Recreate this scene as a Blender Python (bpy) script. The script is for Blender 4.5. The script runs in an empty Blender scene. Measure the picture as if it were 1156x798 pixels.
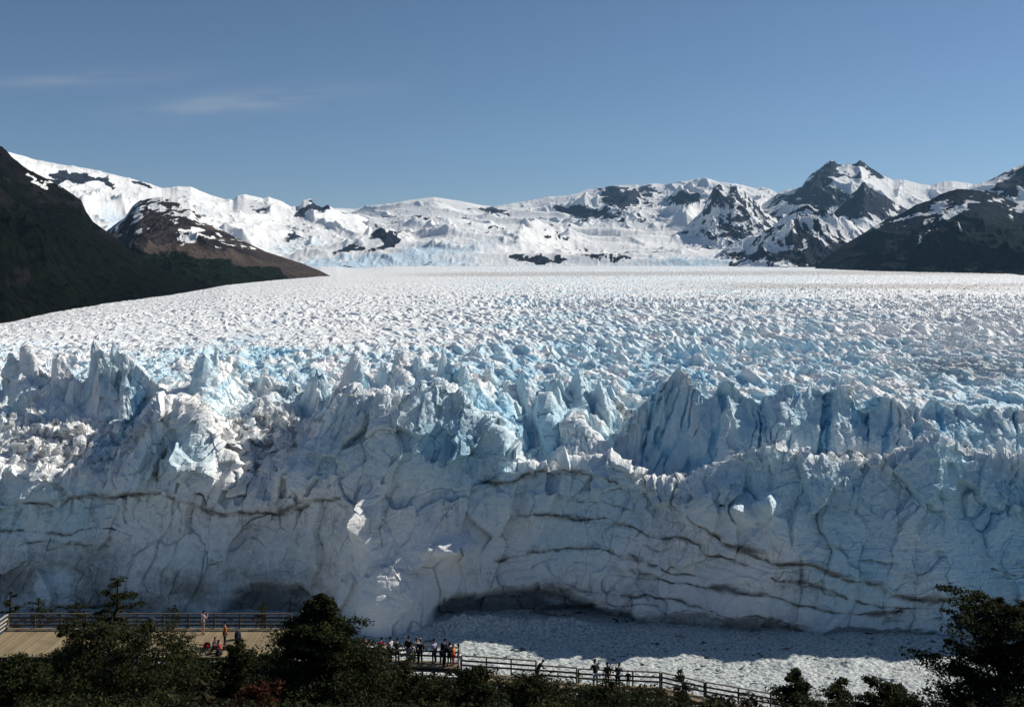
import bpy, bmesh, math, random
import numpy as np
from mathutils import Vector, Matrix
random.seed(7)
rng = np.random.default_rng(11)
F, CX, HY, ZC = 1134.0, 578.0, 300.0, 120.0      # focal length, centre column, horizon row (photo pixels), eye height
scene = bpy.context.scene
COL = scene.collection
R = math.radians
SKY_STRENGTH, SUN_ENERGY, HAZE, EXPOSURE = 0.074, 4.8, 1.6e-5, 0.0

# ------------------------------------------------------------------ numpy noise
_P = rng.permutation(256).astype(np.int32); _P = np.concatenate([_P, _P, _P])
_G = (rng.random(256) * 2 - 1).astype(np.float32)
_RT = [rng.random(256).astype(np.float32) for _ in range(10)]
from concurrent.futures import ThreadPoolExecutor
_POOL = ThreadPoolExecutor(4)
def par(fn):
    """run a pointwise numpy function on row blocks in threads"""
    def run(*a, **k):
        n = max((np.shape(q)[0] if np.ndim(q) else 0) for q in a); size = max(np.size(q) for q in a)
        if size < 150000 or n < 8: return fn(*a, **k)
        shp = np.broadcast_shapes(*[np.shape(q) for q in a if np.ndim(q)])
        b = [np.broadcast_to(q, shp) if np.ndim(q) else q for q in a]
        cuts = np.linspace(0, n, 9).astype(int)
        js = [_POOL.submit(fn, *[(q[i:j] if np.ndim(q) else q) for q in b], **k) for i, j in zip(cuts[:-1], cuts[1:])]
        r = [q.result() for q in js]
        return tuple(np.concatenate(z) for z in zip(*r)) if isinstance(r[0], tuple) else np.concatenate(r)
    return run
def _h2(i, j): return _P[(_P[i & 255] + j) & 255]
def _h3(i, j, k): return _P[(_P[(_P[i & 255] + j) & 255] + k) & 255]
def _fade(t): return t * t * t * (t * (t * 6 - 15) + 10)
@par
def vn2(x, y):
    x = np.asarray(x, np.float32); y = np.asarray(y, np.float32)
    i = np.floor(x).astype(np.int32); j = np.floor(y).astype(np.int32)
    u = _fade(x - i); v = _fade(y - j)
    a = _G[_h2(i, j)]; b = _G[_h2(i + 1, j)]; c = _G[_h2(i, j + 1)]; d = _G[_h2(i + 1, j + 1)]
    return (a + (b - a) * u) * (1 - v) + (c + (d - c) * u) * v
@par
def vn3(x, y, z):
    x = np.asarray(x, np.float32); y = np.asarray(y, np.float32); z = np.asarray(z, np.float32)
    i = np.floor(x).astype(np.int32); j = np.floor(y).astype(np.int32); k = np.floor(z).astype(np.int32)
    u = _fade(x - i); v = _fade(y - j); w = _fade(z - k)
    out = 0
    for dk, wk in ((0, 1 - w), (1, w)):
        a = _G[_h3(i, j, k + dk)]; b = _G[_h3(i + 1, j, k + dk)]; c = _G[_h3(i, j + 1, k + dk)]; d = _G[_h3(i + 1, j + 1, k + dk)]
        out = out + ((a + (b - a) * u) * (1 - v) + (c + (d - c) * u) * v) * wk
    return out
def fbm2(x, y, o=4, g=0.5):
    s = 0; a = 1.0; t = 0; c, d = 0.8, 0.6
    for q in range(o):
        s = s + a * vn2(x, y); t += a; a *= g
        x, y = (c * x - d * y) * 2.03 + 17.3, (d * x + c * y) * 2.03 + 9.1
    return s / t
def ridged2(x, y, o=5, g=0.5):
    s = 0; a = 1.0; t = 0; c, d = 0.8, 0.6; w = 1.0
    for q in range(o):
        n = 1 - np.abs(vn2(x, y)) * 1.6; n = np.clip(n, 0, 1) ** 2
        s = s + a * n * w; t += a; a *= g; w = np.clip(n * 1.3, 0.2, 1)
        x, y = (c * x - d * y) * 2.07 + 31.3, (d * x + c * y) * 2.07 + 5.7
    return s / t
def fbm3(x, y, z, o=3, g=0.5):
    s = 0; a = 1.0; t = 0
    for q in range(o):
        s = s + a * vn3(x, y, z); t += a; a *= g
        x, y, z = (0.8 * x - 0.6 * y) * 2.03 + 7.1, (0.6 * x + 0.8 * y) * 2.03 + 3.3, z * 2.03 + 11.9
    return s / t
@par
def facets3(x, y, z, tilt=1.4):
    """broken planes: every cell is a tilted plane through a random height; returns value, edge distance"""
    x = np.asarray(x, np.float32); y = np.asarray(y, np.float32); z = np.asarray(z, np.float32)
    i = np.floor(x).astype(np.int32); j = np.floor(y).astype(np.int32); k = np.floor(z).astype(np.int32)
    f1 = np.full(x.shape, 9.0, np.float32); f2 = f1.copy(); val = np.zeros(x.shape, np.float32)
    # the eight cells nearest to the point
    oi = np.where(x - i > 0.5, 0, -1); oj = np.where(y - j > 0.5, 0, -1); ok = np.where(z - k > 0.5, 0, -1)
    for a in (0, 1):
        for b in (0, 1):
            for c in (0, 1):
                ci = i + oi + a; cj = j + oj + b; ck = k + ok + c
                h = _h3(ci, cj, ck)
                dx = x - ci - 0.15 - 0.7 * _RT[0][h]; dy = y - cj - 0.15 - 0.7 * _RT[1][h]; dz = z - ck - 0.15 - 0.7 * _RT[2][h]
                d = dx * dx + dy * dy + dz * dz
                v = (_RT[3][h] * 2 - 1) + tilt * ((_RT[4][h] * 2 - 1) * dx + (_RT[5][h] * 2 - 1) * dy + (_RT[6][h] * 2 - 1) * dz)
                near = d < f1
                f2 = np.where(near, f1, np.minimum(f2, d))
                val = np.where(near, v, val); f1 = np.where(near, d, f1)
    return val, np.sqrt(f2) - np.sqrt(f1)
@par
def tents(x, y, seed=0, left=2.6, right=1.1, along=0.55, flat=0.25):
    """maximum of many lopsided ridge tents (ice blades) in cells of size 1; height roughly 0..1"""
    x = np.asarray(x, np.float32); y = np.asarray(y, np.float32)
    i = np.floor(x).astype(np.int32); j = np.floor(y).astype(np.int32)
    best = np.full(x.shape, -1.0, np.float32)
    for a in (-1, 0, 1):
        for b in (-1, 0, 1):
            ci = i + a; cj = j + b; h = _h2(ci + seed * 13, cj + seed * 7)
            dx = x - ci - _RT[0][h]; dy = y - cj - _RT[1][h]
            an = (_RT[2][h] - 0.5) * 1.7 - 0.25
            c = np.cos(an); s = np.sin(an)
            u = c * dx + s * dy; v = -s * dx + c * dy
            H = 0.25 + 0.75 * _RT[3][h] ** 1.3
            k = 0.7 + 0.6 * _RT[5][h]
            t = H - np.where(u < 0, -u * left * k, u * right * k) - np.where(v < 0, -v * along * (0.6 + 1.8 * _RT[6][h]), v * along * 1.6)
            cap = H * (1 - flat * _RT[4][h]) + 0.35 * dx * (_RT[7][h] - 0.5) + 0.35 * dy * (_RT[8][h] - 0.6)
            best = np.maximum(best, np.minimum(t, cap))
    return np.clip(best, -0.25, 2)
def sstep(x, a, b):
    t = np.clip((x - a) / (b - a), 0, 1); return t * t * (3 - 2 * t)
def tab(p, pts):
    pts = np.array(pts, float); return np.interp(p, pts[:, 0], pts[:, 1])

# ------------------------------------------------------------------ mesh helpers
def mesh_from(name, co, faces, smooth=False):
    """co (n,3), faces (m,k) with k = 3 or 4"""
    me = bpy.data.meshes.new(name)
    m, k = faces.shape
    me.vertices.add(len(co)); me.vertices.foreach_set('co', np.ascontiguousarray(co, np.float32).ravel())
    me.loops.add(m * k); me.loops.foreach_set('vertex_index', np.ascontiguousarray(faces, np.int32).ravel())
    me.polygons.add(m); me.polygons.foreach_set('loop_start', np.arange(0, m * k, k, dtype=np.int32))
    try: me.polygons.foreach_set('loop_total', np.full(m, k, np.int32))
    except Exception: pass
    me.polygons.foreach_set('use_smooth', np.full(m, bool(smooth)))
    me.update(calc_edges=True)
    return me
def grid_faces(nr, nc):
    i = np.arange(nr - 1)[:, None] * nc + np.arange(nc - 1)[None, :]
    return np.stack([i, i + 1, i + nc + 1, i + nc], -1).reshape(-1, 4)
def attr(me, name, arr):
    a = me.attributes.new(name, 'FLOAT', 'POINT'); a.data.foreach_set('value', np.ascontiguousarray(arr, np.float32).ravel())
def grid_normals(P):
    du = np.gradient(P, axis=1); dv = np.gradient(P, axis=0)
    n = np.cross(du, dv); n /= np.linalg.norm(n, axis=-1, keepdims=True) + 1e-9
    n[n[..., 2] < 0] *= 1
    return n
def obj(name, me, mat=None, parent=None):
    o = bpy.data.objects.new(name, me); COL.objects.link(o)
    if mat is not None and len(me.materials) == 0: me.materials.append(mat)
    if parent is not None: o.parent = parent
    return o
def tag(o, label=None, cat=None, group=None, kind=None):
    if label: o['label'] = label
    if cat: o['category'] = cat
    if group: o['group'] = group
    if kind: o['kind'] = kind
    return o
def empty(name, loc, rz=0.0):
    o = bpy.data.objects.new(name, None); COL.objects.link(o); o.location = loc; o.rotation_euler = (0, 0, rz); o.empty_display_size = 0.3
    return o
def at(px, py, Y): return ((px - CX) / F * Y, Y, ZC - (py - HY) / F * Y)

# ------------------------------------------------------------------ node helpers
class NT:
    def __init__(s, mat):
        s.t = mat.node_tree; s.n = s.t.nodes; s.l = s.t.links
    def node(s, typ, **kw):
        n = s.n.new(typ)
        for k, v in kw.items():
            if k.startswith('_'): setattr(n, k[1:], v)
        for k, v in kw.items():
            if not k.startswith('_'):
                key = int(k[1:]) if k[0] == 'i' and k[1:].isdigit() else k.replace('__', ' ')
                inp = n.inputs[key]
                if hasattr(v, 'is_output'): s.l.new(v, inp)
                else: inp.default_value = v
        return n
    def math(s, op, a, b=0.0, c=None, clamp=False):
        n = s.n.new('ShaderNodeMath'); n.operation = op; n.use_clamp = clamp
        for q, v in enumerate((a, b) if c is None else (a, b, c)):
            if hasattr(v, 'is_output'): s.l.new(v, n.inputs[q])
            else: n.inputs[q].default_value = v
        return n.outputs[0]
    def mix(s, f, a, b):
        n = s.n.new('ShaderNodeMix'); n.data_type = 'RGBA'
        for q, v in ((0, f), (6, a), (7, b)):
            if hasattr(v, 'is_output'): s.l.new(v, n.inputs[q])
            else: n.inputs[q].default_value = v if q == 0 else (*v, 1)
        return n.outputs[2]
    def ramp(s, f, lo, hi):
        n = s.n.new('ShaderNodeMapRange'); n.clamp = True; n.interpolation_type = 'SMOOTHSTEP'
        s.l.new(f, n.inputs[0]); n.inputs[1].default_value = lo; n.inputs[2].default_value = hi
        return n.outputs[0]
    def noise(s, vec, scale, detail=4, rough=0.6, typ=None):
        n = s.node('ShaderNodeTexNoise', Scale=scale, Detail=detail, Roughness=rough)
        if vec is not None: s.l.new(vec, n.inputs['Vector'])
        return n.outputs[0]
    def attr(s, name): return s.node('ShaderNodeAttribute', _attribute_name=name).outputs['Fac']
    def pos(s): return s.node('ShaderNodeTexCoord').outputs['Object']
    def bump(s, h, strength, dist, normal=None):
        n = s.node('ShaderNodeBump', Strength=strength, Distance=dist); s.l.new(h, n.inputs['Height'])
        if normal is not None: s.l.new(normal, n.inputs['Normal'])
        return n.outputs[0]
    def mapping(s, vec, scale=(1, 1, 1), rot=(0, 0, 0)):
        n = s.node('ShaderNodeMapping'); s.l.new(vec, n.inputs[0]); n.inputs['Scale'].default_value = scale; n.inputs['Rotation'].default_value = rot
        return n.outputs[0]
def newmat(name, rough=0.8, spec=0.3):
    m = bpy.data.materials.new(name); m.use_nodes = True
    t = NT(m); b = m.node_tree.nodes['Principled BSDF']
    b.inputs['Roughness'].default_value = rough; b.inputs['Specular IOR Level'].default_value = spec
    return m, t, b
def simple(name, col, rough=0.8, var=0.15, scale=8.0, spec=0.3):
    m, t, b = newmat(name, rough, spec)
    n = t.noise(t.pos(), scale, 4)
    c = t.mix(n, tuple(x * (1 - var) for x in col), tuple(min(1, x * (1 + var)) for x in col))
    t.l.new(c, b.inputs['Base Color'])
    return m
# ================================================================== the near hillside
GZ = [(-30, 119.5), (0, 118.2), (8, 114.5), (20, 109.3), (30, 105.0), (40, 100.6), (50, 96.8), (60, 93.3), (70, 89.9), (80, 87.6), (86, 83.5), (100, 74), (140, 52), (180, 30), (230, 2), (270, -12)]
def ground_z(X, Y):
    X = np.asarray(X, float); Y = np.asarray(Y, float)
    z = tab(Y, GZ)
    z = z - 5.2 * sstep(X, -18, 14) * sstep(Y, 30, 72) - 3.5 * sstep(X, 24, 60) * sstep(Y, 30, 72)
    z = z + 3.0 * sstep(X, -12, -30) * sstep(Y, 84, 92) * (1 - sstep(Y, 100, 140))
    return z + 0.35 * fbm2(X / 5, Y / 5, 4) + 0.8 * fbm2(X / 18, Y / 18, 2) * sstep(Y, 84, 100)
xs = np.linspace(-150, 170, 260); ys = np.linspace(-25, 268, 300)
XX, YY = np.meshgrid(xs, ys)
m_soil, t, b = newmat('hillside_soil', 0.95, 0.1)
n = t.noise(t.pos(), 0.8, 7, 0.7)
t.l.new(t.mix(t.ramp(n, 0.35, 0.65), (0.010, 0.010, 0.006), (0.026, 0.022, 0.014)), b.inputs['Base Color'])
t.l.new(t.bump(t.noise(t.pos(), 3.0, 6), 0.8, 0.3), b.inputs['Normal'])
tag(obj('ground', mesh_from('ground', np.stack([XX, YY, ground_z(XX, YY)], -1).reshape(-1, 3), grid_faces(*XX.shape), True), m_soil), kind='structure')

# ------------------------------------------------------------------ foliage
def leaf_mat(name, a, b_, sss=0.25):
    m, t, b = newmat(name, 0.7, 0.06)
    g = t.node('ShaderNodeNewGeometry'); rnd = g.outputs['Random Per Island']
    c = t.mix(rnd, a, b_)
    t.l.new(c, b.inputs['Base Color'])
    tr = t.node('ShaderNodeBsdfTranslucent'); t.l.new(c, tr.inputs['Color'])
    mx = t.node('ShaderNodeMixShader'); mx.inputs[0].default_value = sss
    t.l.new(b.outputs[0], mx.inputs[1]); t.l.new(tr.outputs[0], mx.inputs[2])
    t.l.new(mx.outputs[0], m.node_tree.nodes['Material Output'].inputs['Surface'])
    return m
L_DARK = leaf_mat('dark_beech_leaves', (0.010, 0.014, 0.006), (0.055, 0.064, 0.022))
L_OLIVE = leaf_mat('olive_beech_leaves', (0.013, 0.017, 0.006), (0.070, 0.072, 0.026))
L_BROWN = leaf_mat('brown_scrub_leaves', (0.016, 0.014, 0.007), (0.050, 0.042, 0.021))
L_RED = leaf_mat('reddish_scrub_leaves', (0.035, 0.014, 0.008), (0.10, 0.035, 0.018))
M_BARK = simple('bark', (0.055, 0.045, 0.036), 0.9)
def leaves_mesh(name, centres, spread, n_each, size, flat=0.5, seed=0, mat=None, smooth=False):
    """many small two-sided leaf quads scattered round the clump centres"""
    g = np.random.default_rng(seed)
    C = np.repeat(centres, n_each, 0); S = np.repeat(spread, n_each)[:, None]
    off = g.normal(size=C.shape); off /= np.linalg.norm(off, axis=1, keepdims=True) + 1e-6
    off *= g.random((len(C), 1)) ** 0.5; off[:, 2] *= flat
    p = C + off * S
    n = g.normal(size=p.shape); n[:, 2] = np.abs(n[:, 2]) + 0.4; n /= np.linalg.norm(n, axis=1, keepdims=True)
    a = np.cross(n, g.normal(size=p.shape)); a /= np.linalg.norm(a, axis=1, keepdims=True) + 1e-6
    bb = np.cross(n, a); s = (size * (0.6 + 0.8 * g.random(len(p))))[:, None]
    v = np.stack([p - a * s, p + bb * s * 0.55 - a * s * 0.1, p + a * s, p - bb * s * 0.55 - a * s * 0.1], 1).reshape(-1, 3)
    return mesh_from(name, v, np.arange(len(v)).reshape(-1, 4), smooth)
def tubes_mesh(name, paths, seg=6):
    V = []; Fc = []; base = 0
    for pts, rad in paths:
        pts = np.array(pts, float)
        for q, (p, r) in enumerate(zip(pts, rad)):
            d = pts[min(q + 1, len(pts) - 1)] - pts[max(q - 1, 0)]; d /= np.linalg.norm(d) + 1e-9
            u = np.cross(d, (0, 0, 1.0) if abs(d[2]) < 0.9 else (1.0, 0, 0)); u /= np.linalg.norm(u); w = np.cross(d, u)
            for s in range(seg):
                an = 2 * math.pi * s / seg; V.append(p + r * (math.cos(an) * u + math.sin(an) * w))
        for q in range(len(pts) - 1):
            for s in range(seg):
                a = base + q * seg + s; b_ = base + q * seg + (s + 1) % seg
                Fc.append((a, b_, b_ + seg, a + seg))
        base += len(pts) * seg
    return mesh_from(name, np.array(V), np.array(Fc), True)
def branch_paths(g, h, spread, n, base_r, lean=0.0, upto=1.0, lo=0.14):
    """trunk path plus limbs; returns paths and limb tips"""
    trunk = []; x = y = 0.0
    for q in range(7):
        trunk.append((x, y, h * upto * q / 6)); x += g.normal() * 0.03 * h + lean * h / 6; y += g.normal() * 0.02 * h
    paths = [(trunk, [base_r * (1 - 0.13 * q) for q in range(7)])]; tips = []
    for q in range(n):
        f = lo + (0.98 - lo) * (q + g.random() * 0.6) / n
        k = f * 6; i = int(min(k, 5)); u = k - i
        p0 = np.array(trunk[i]) * (1 - u) + np.array(trunk[i + 1]) * u
        an = q * 2.4 + g.random() * 0.8; r = spread(f) * (0.55 + 0.7 * g.random())
        d = np.array([math.cos(an) * r, math.sin(an) * r, (0.10 + 0.35 * g.random()) * r])
        pts = [p0, p0 + d * 0.35 + (0, 0, 0.04 * r), p0 + d * 0.7 + (0, 0, 0.10 * r), p0 + d]
        br = base_r * 0.42 * (1 - 0.6 * f)
        paths.append((pts, [br, br * .7, br * .45, br * .2])); tips.append((p0, d, f))
    return paths, tips
def make_tree(name, label, group, loc, h, spread, nl, leafn, size, mat, seed, flat=0.35, clump=0.42, lean=0.0, cat='tree', rz=0.0):
    g = np.random.default_rng(seed)
    root = empty(name, loc, rz); tag(root, label, cat, group)
    paths, tips = branch_paths(g, h, spread, nl, 0.028 * h, lean, lo=0.04 if cat == 'shrub' else 0.14)
    obj('trunk', tubes_mesh('trunk', paths), M_BARK, root)
    cs = []; sp = []
    for p0, d, f in tips:
        r = np.linalg.norm(d)
        for k in range(int(3 + r * 3.2)):
            s = 0.25 + 0.8 * g.random()
            cs.append(p0 + d * s + g.normal(size=3) * (0.14 * r, 0.14 * r, 0.06 * r)); sp.append(clump * (0.5 + 0.7 * g.random()) * (0.5 + 0.35 * r))
    top = np.array(paths[0][0][-1]); cs.append(top); sp.append(clump * .5); cs.append(top + (0, 0, .12 * 1)); sp.append(clump * .3)
    obj('crown', leaves_mesh('crown', np.array(cs), np.array(sp), max(4, int(leafn / len(cs))), size, flat, seed + 1), mat, root)
    return root
def place(px, py_base, Y): return ((px - CX) / F * Y, Y, float(ground_z((px - CX) / F * Y, Y)))
def on_ground(px, Y): x = (px - CX) / F * Y; return (x, Y, float(ground_z(x, Y)) - 0.15)
def topz(py, Y): return ZC - (py - HY) / F * Y

def tree_at(name, label, px, Y, pytop, halfw_px, nl, leafn, size, mat, seed, shape='cone', group=None, cat='tree', **kw):
    loc = on_ground(px, Y); h = topz(pytop, Y) - loc[2]; w = halfw_px / F * Y
    if shape == 'cone': sp = lambda f: w * 1.28 * (1.0 - f) ** 0.85 + 0.04 * w
    elif shape == 'layer': sp = lambda f: w * (0.55 + 0.75 * math.sin(f * 9.0) ** 2) * (1.15 - 0.75 * f)
    else: sp = lambda f: w * (0.35 + 0.75 * math.sin(math.pi * min(1, 0.3 + f * 0.68)))
    return make_tree(name, label, group, loc, h * 0.96, sp, nl, leafn, size, mat, seed, cat=cat, **kw)
tree_at('beech_tree', 'dense dark conical tree standing in front of the wooden walkway', 370, 56, 670, 68, 104, 84000, 0.085, L_DARK, 21, 'cone', clump=0.6)
tree_at('beech_tree', 'dark spreading tree with layered leafy boughs in the right corner beside the lake', 1128, 46, 668, 92, 84, 64000, 0.075, L_DARK, 22, 'layer', flat=0.3)
tree_at('beech_tree', 'thin olive tree with wispy layered top rising in front of the wooden platform', 124, 63, 648, 38, 34, 9000, 0.075, L_OLIVE, 23, 'layer', flat=0.22)
tree_at('beech_tree', 'half hidden dark tree at the left beyond the end of the platform', 10, 96, 664, 20, 22, 3500, 0.10, L_DARK, 24, 'layer')
def bush(label, px, Y, pytop, halfw, seed, mat=L_DARK, n=15000, size=0.08, group=None, name='bush', **kw):
    return tree_at(name, label, px, Y, pytop, halfw, 26, n, size, mat, seed, 'round', 'bushes on the slope below the viewpoint', 'shrub', flat=0.6, clump=0.5, **kw)
bush('broad dark green bush with pale leaves catching the sun in front of the platform', 150, 56, 706, 70, 31, L_OLIVE, 15000)
bush('small leafy bush reaching up over the middle of the sunlit planks', 88, 64, 704, 56, 48, L_OLIVE, 22000)
bush('thin dark bush covering the front rail below the standing man', 205, 66, 722, 30, 49, n=8000)
bush('dark bush at the left edge covering the corner of the platform rail', 20, 52, 742, 40, 32)
bush('dark rounded bush between the thin olive tree and the dark conical tree', 268, 60, 722, 34, 33)
bush('dark bush filling the gap between platform end and conical tree', 322, 66, 735, 24, 47, n=12000)
bush('low dark bush in front of the group of visitors, just right of the conical tree', 452, 62, 755, 36, 34, L_OLIVE)
bush('dark bush under the end of the visitor group where the walkway steps down', 536, 62, 752, 30, 35)
bush('olive bush below the lone figure leaning on the rail', 600, 60, 763, 38, 36, L_OLIVE)
bush('large dark bush in front of the three visitors at the lower rail', 700, 58, 770, 56, 37)
bush('dense dark bush beside the lower end of the walkway against the bright ice', 896, 62, 762, 36, 38, n=24000)
bush('green bush with gaps of bright ice showing between its leaves', 952, 58, 768, 44, 39, L_OLIVE, 15000)
bush('low dark bush at the foot of the right corner tree', 1016, 50, 772, 50, 40, n=24000)
bush('dark twiggy bush at the top of the stairs on the lower walkway', 785, 66, 754, 16, 41, L_BROWN, 4200)
bush('reddish brown bush in the bottom edge left of the conical tree', 296, 44, 768, 30, 42, L_RED, 5000)
bush('small black bush behind the platform rail beside the standing man', 202, 84, 683, 13, 43, L_DARK, 2500)
bush('olive bush behind the platform rail close to the cave in the ice', 288, 84, 679, 14, 44, L_OLIVE, 3000)
bush('low black bush on the left behind the platform rail', 45, 92, 674, 26, 45, L_DARK, 5000)
bush('wide black bush behind the platform rail beside the thin olive tree', 92, 92, 678, 24, 46, L_DARK, 5000)
# bare twigs against the bright ice
def bare_shrub(px, Y, pytop, label):
    g = np.random.default_rng(5); loc = on_ground(px, Y); h = topz(pytop, Y) - loc[2]; root = empty('bare_shrub', loc); tag(root, label, 'shrub')
    paths = []; 
    for q in range(16):
        an = g.random() * 6.28; r = (0.2 + 0.45 * g.random()) * h * 0.6; p = [(0, 0, 0)]
        for k in range(1, 6): p.append((math.cos(an) * r * (k / 5) ** 1.3 + g.normal() * .03, math.sin(an) * r * (k / 5) ** 1.3 + g.normal() * .03, h * k / 5 * (0.7 + .3 * g.random() if k == 5 else .85)))
        paths.append((p, [.022, .018, .014, .011, .008, .005]))
        b0 = np.array(p[3]); 
        for _ in range(3): e = b0 + g.normal(size=3) * (.25, .25, .1) + (0, 0, .45); paths.append(([b0, (b0 + e) / 2 + g.normal(size=3) * .04, e], [.010, .008, .004]))
    obj('branches', tubes_mesh('branches', paths, 4), M_BARK, root)
bare_shrub(752, 66, 740, 'bare leafless shrub with thin twigs against the sunlit ice')

# scrub that covers the whole slope: one mass
def scrub():
    g = np.random.default_rng(77)
    cs = []; sp = []; col = []
    for q_ in range(2300):
        Y = 26 + 44 * g.random() if q_ < 850 else 60 + 11.5 * g.random(); px = -130 + 1420 * g.random(); X = (px - CX) / F * Y
        z = float(ground_z(X, Y)); lim = np.interp(px, [-130, 0, 330, 400, 420, 520, 545, 600, 650, 700, 750, 800, 860, 900, 1000, 1300], [742, 744, 744, 750, 757, 757, 752, 756, 763, 765, 767, 775, 788, 784, 780, 784])
        ztop = ZC - (lim - HY) / F * Y
        hh = min(0.7 + 1.5 * g.random(), ztop - z - 0.2) if q_ < 850 else (ztop - z) * (0.72 + 0.3 * g.random())
        if hh < 0.25: hh = 0.3
        w = 0.7 + 1.1 * g.random()
        for k in range(9):
            a = g.random() * 6.28; r = w * g.random() ** .5
            cs.append((X + r * math.cos(a), Y + r * math.sin(a), z + hh * (0.25 + 0.75 * g.random()) * (1 - 0.35 * (r / w) ** 2))); sp.append(0.22 + 0.28 * g.random()); col.append(px)
    for _ in range(160):                                             # scrub on the drop beyond the walkway
        Y = 84 + 40 * g.random(); px = -130 + 1420 * g.random(); X = (px - CX) / F * Y; z = float(ground_z(X, Y))
        for k in range(8):
            a = g.random() * 6.28; r = 1.3 * g.random() ** .5
            cs.append((X + r * math.cos(a), Y + r * math.sin(a), z + 0.2 + 0.8 * g.random())); sp.append(0.3 + 0.3 * g.random()); col.append(px)
    cs = np.array(cs); sp = np.array(sp)
    pick = fbm2(cs[:, 0] / 5, cs[:, 1] / 5, 3) + 0.25 * g.normal(size=len(cs))
    root = None
    for q, (lo, hi, mat) in enumerate(((-9, -0.02, L_DARK), (-0.02, 0.24, L_OLIVE), (0.24, 9, L_BROWN))):
        m = (pick > lo) & (pick <= hi)
        me = leaves_mesh('scrub', cs[m], sp[m] * 1.15, 62, 0.085, 0.75, 90 + q)
        if root is None: root = tag(obj('scrub', me, mat), 'dark low scrub covering the hillside below the viewpoint', 'undergrowth', kind='stuff')
        else: obj('foliage', me, mat, root)
scrub()

# ================================================================== platform, walkway and rails
M_DECK, t, b = newmat('sunlit_planks', 0.8, 0.15)
rnd = t.node('ShaderNodeNewGeometry').outputs['Random Per Island']
c = t.mix(rnd, (0.25, 0.19, 0.11), (0.35, 0.27, 0.16)); c = t.mix(t.math('MULTIPLY', t.ramp(t.noise(t.pos(), 0.5, 5, 0.7), 0.45, 0.7), 0.5), c, (0.14, 0.11, 0.075)); t.l.new(c, b.inputs['Base Color'])
M_RAIL = simple('weathered_rail_wood', (0.10, 0.078, 0.055), 0.8, 0.35, 6)
M_PALE = simple('pale_rail_wood', (0.42, 0.37, 0.30), 0.8, 0.25, 6)
def box_bm(bm, a, b_, w, h):
    """bar from a to b_ of width w and height h"""
    a = Vector(a); b_ = Vector(b_); d = (b_ - a); L = d.length; d.normalize()
    up = Vector((0, 0, 1)) if abs(d.z) < 0.9 else Vector((0, 1, 0)); s = d.cross(up).normalized(); u = s.cross(d)
    vs = []
    for e in (a, b_):
        for i, j in ((-1, -1), (1, -1), (1, 1), (-1, 1)): vs.append(bm.verts.new(e + s * i * w / 2 + u * j * h / 2))
    for f in ((3, 2, 1, 0), (4, 5, 6, 7), (0, 1, 5, 4), (1, 2, 6, 5), (2, 3, 7, 6), (3, 0, 4, 7)): bm.faces.new([vs[i] for i in f])
def bm_obj(name, bm, mat, parent=None, smooth=False):
    me = bpy.data.meshes.new(name); bm.normal_update(); bm.to_mesh(me); bm.free()
    if smooth: me.polygons.foreach_set('use_smooth', [True] * len(me.polygons))
    return obj(name, me, mat, parent)
def bars(name, items, mat, parent, loc=None):
    bm = bmesh.new()
    for it in items: box_bm(bm, *it)
    o = bm_obj(name, bm, mat, parent); return o
def railing(label, pts, mat, rails=(1.08, 0.74, 0.40), post_every=2.0, h=1.05):
    """pts: deck points (x, y, z) along the run, each straight stretch with its own posts and rails"""
    root = empty('railing', pts[0]); tag(root, label, 'railing', 'wooden railings of the viewpoint'); o0 = Vector(pts[0])
    first = True
    for a, b_ in zip(pts[:-1], pts[1:]):
        a = Vector(a) - o0; b_ = Vector(b_) - o0; L = (b_ - a).length; n = max(1, round(L / post_every))
        for q in range(0 if first else 1, n + 1):
            p = a.lerp(b_, q / n); bars('post', [((p.x, p.y, p.z - 0.5), (p.x, p.y, p.z + h), 0.11, 0.11)], mat, root)
        first = False
        off = Vector((0, -0.075, 0)) if abs((b_ - a).x) > abs((b_ - a).y) else Vector((0.075, 0, 0))
        for r in rails:
            if r == rails[0]: bars('top_rail', [(a + Vector((0, 0, r)), b_ + Vector((0, 0, r)), 0.16, 0.055)], mat, root)
            else: bars('rail', [(a + off + Vector((0, 0, r)), b_ + off + Vector((0, 0, r)), 0.035, 0.13)], mat, root)
    return root
ZD = 92.3
def dk(px, Y, z=ZD): return ((px - CX) / F * Y, Y, z)
XL, XR = -38.5, -16.9            # platform left and right ends
YF, YB = 71.0, 76.9
# platform: planks run across the view, each with its gap
def platform():
    root = empty('viewing_platform', (XL, YF, ZD)); tag(root, 'sunlit tan plank platform with people sitting on it, raised above the dark slope', 'platform')
    bm = bmesh.new(); x = 0.0; g = random.Random(4)
    while x < XR - XL - 0.1:
        w = 0.19; box_bm(bm, (x + w / 2, 0.0, -0.04 + g.uniform(-.006, .006)), (x + w / 2, YB - YF, -0.04 + g.uniform(-.006, .006)), w - 0.014, 0.05); x += w
    bm_obj('planks', bm, M_DECK, root)
    bars('joists', [((0, y, -0.19), (XR - XL, y, -0.19), 0.08, 0.2) for y in (0.15, 1.5, 3.0, 4.5, 5.7)], M_RAIL, root)
    for x in np.arange(0.3, XR - XL, 3.0):
        for y in (0.3, 5.6): bars('leg', [((x, y, -4.2), (x, y, -0.295), 0.16, 0.16)], M_RAIL, root)
platform()
railing('long back railing of the platform with grey weathered boards facing the ice', [(XL, YB, ZD), (XR, YB, ZD)], M_RAIL, (1.08, 0.80, 0.52, 0.24))
railing('short pale railing closing the left end of the platform', [(XL - 0.05, YF - 1.0, ZD), (XL - 0.05, YB - 0.15, ZD)], M_PALE, (1.08, 0.80, 0.52, 0.24))
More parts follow.
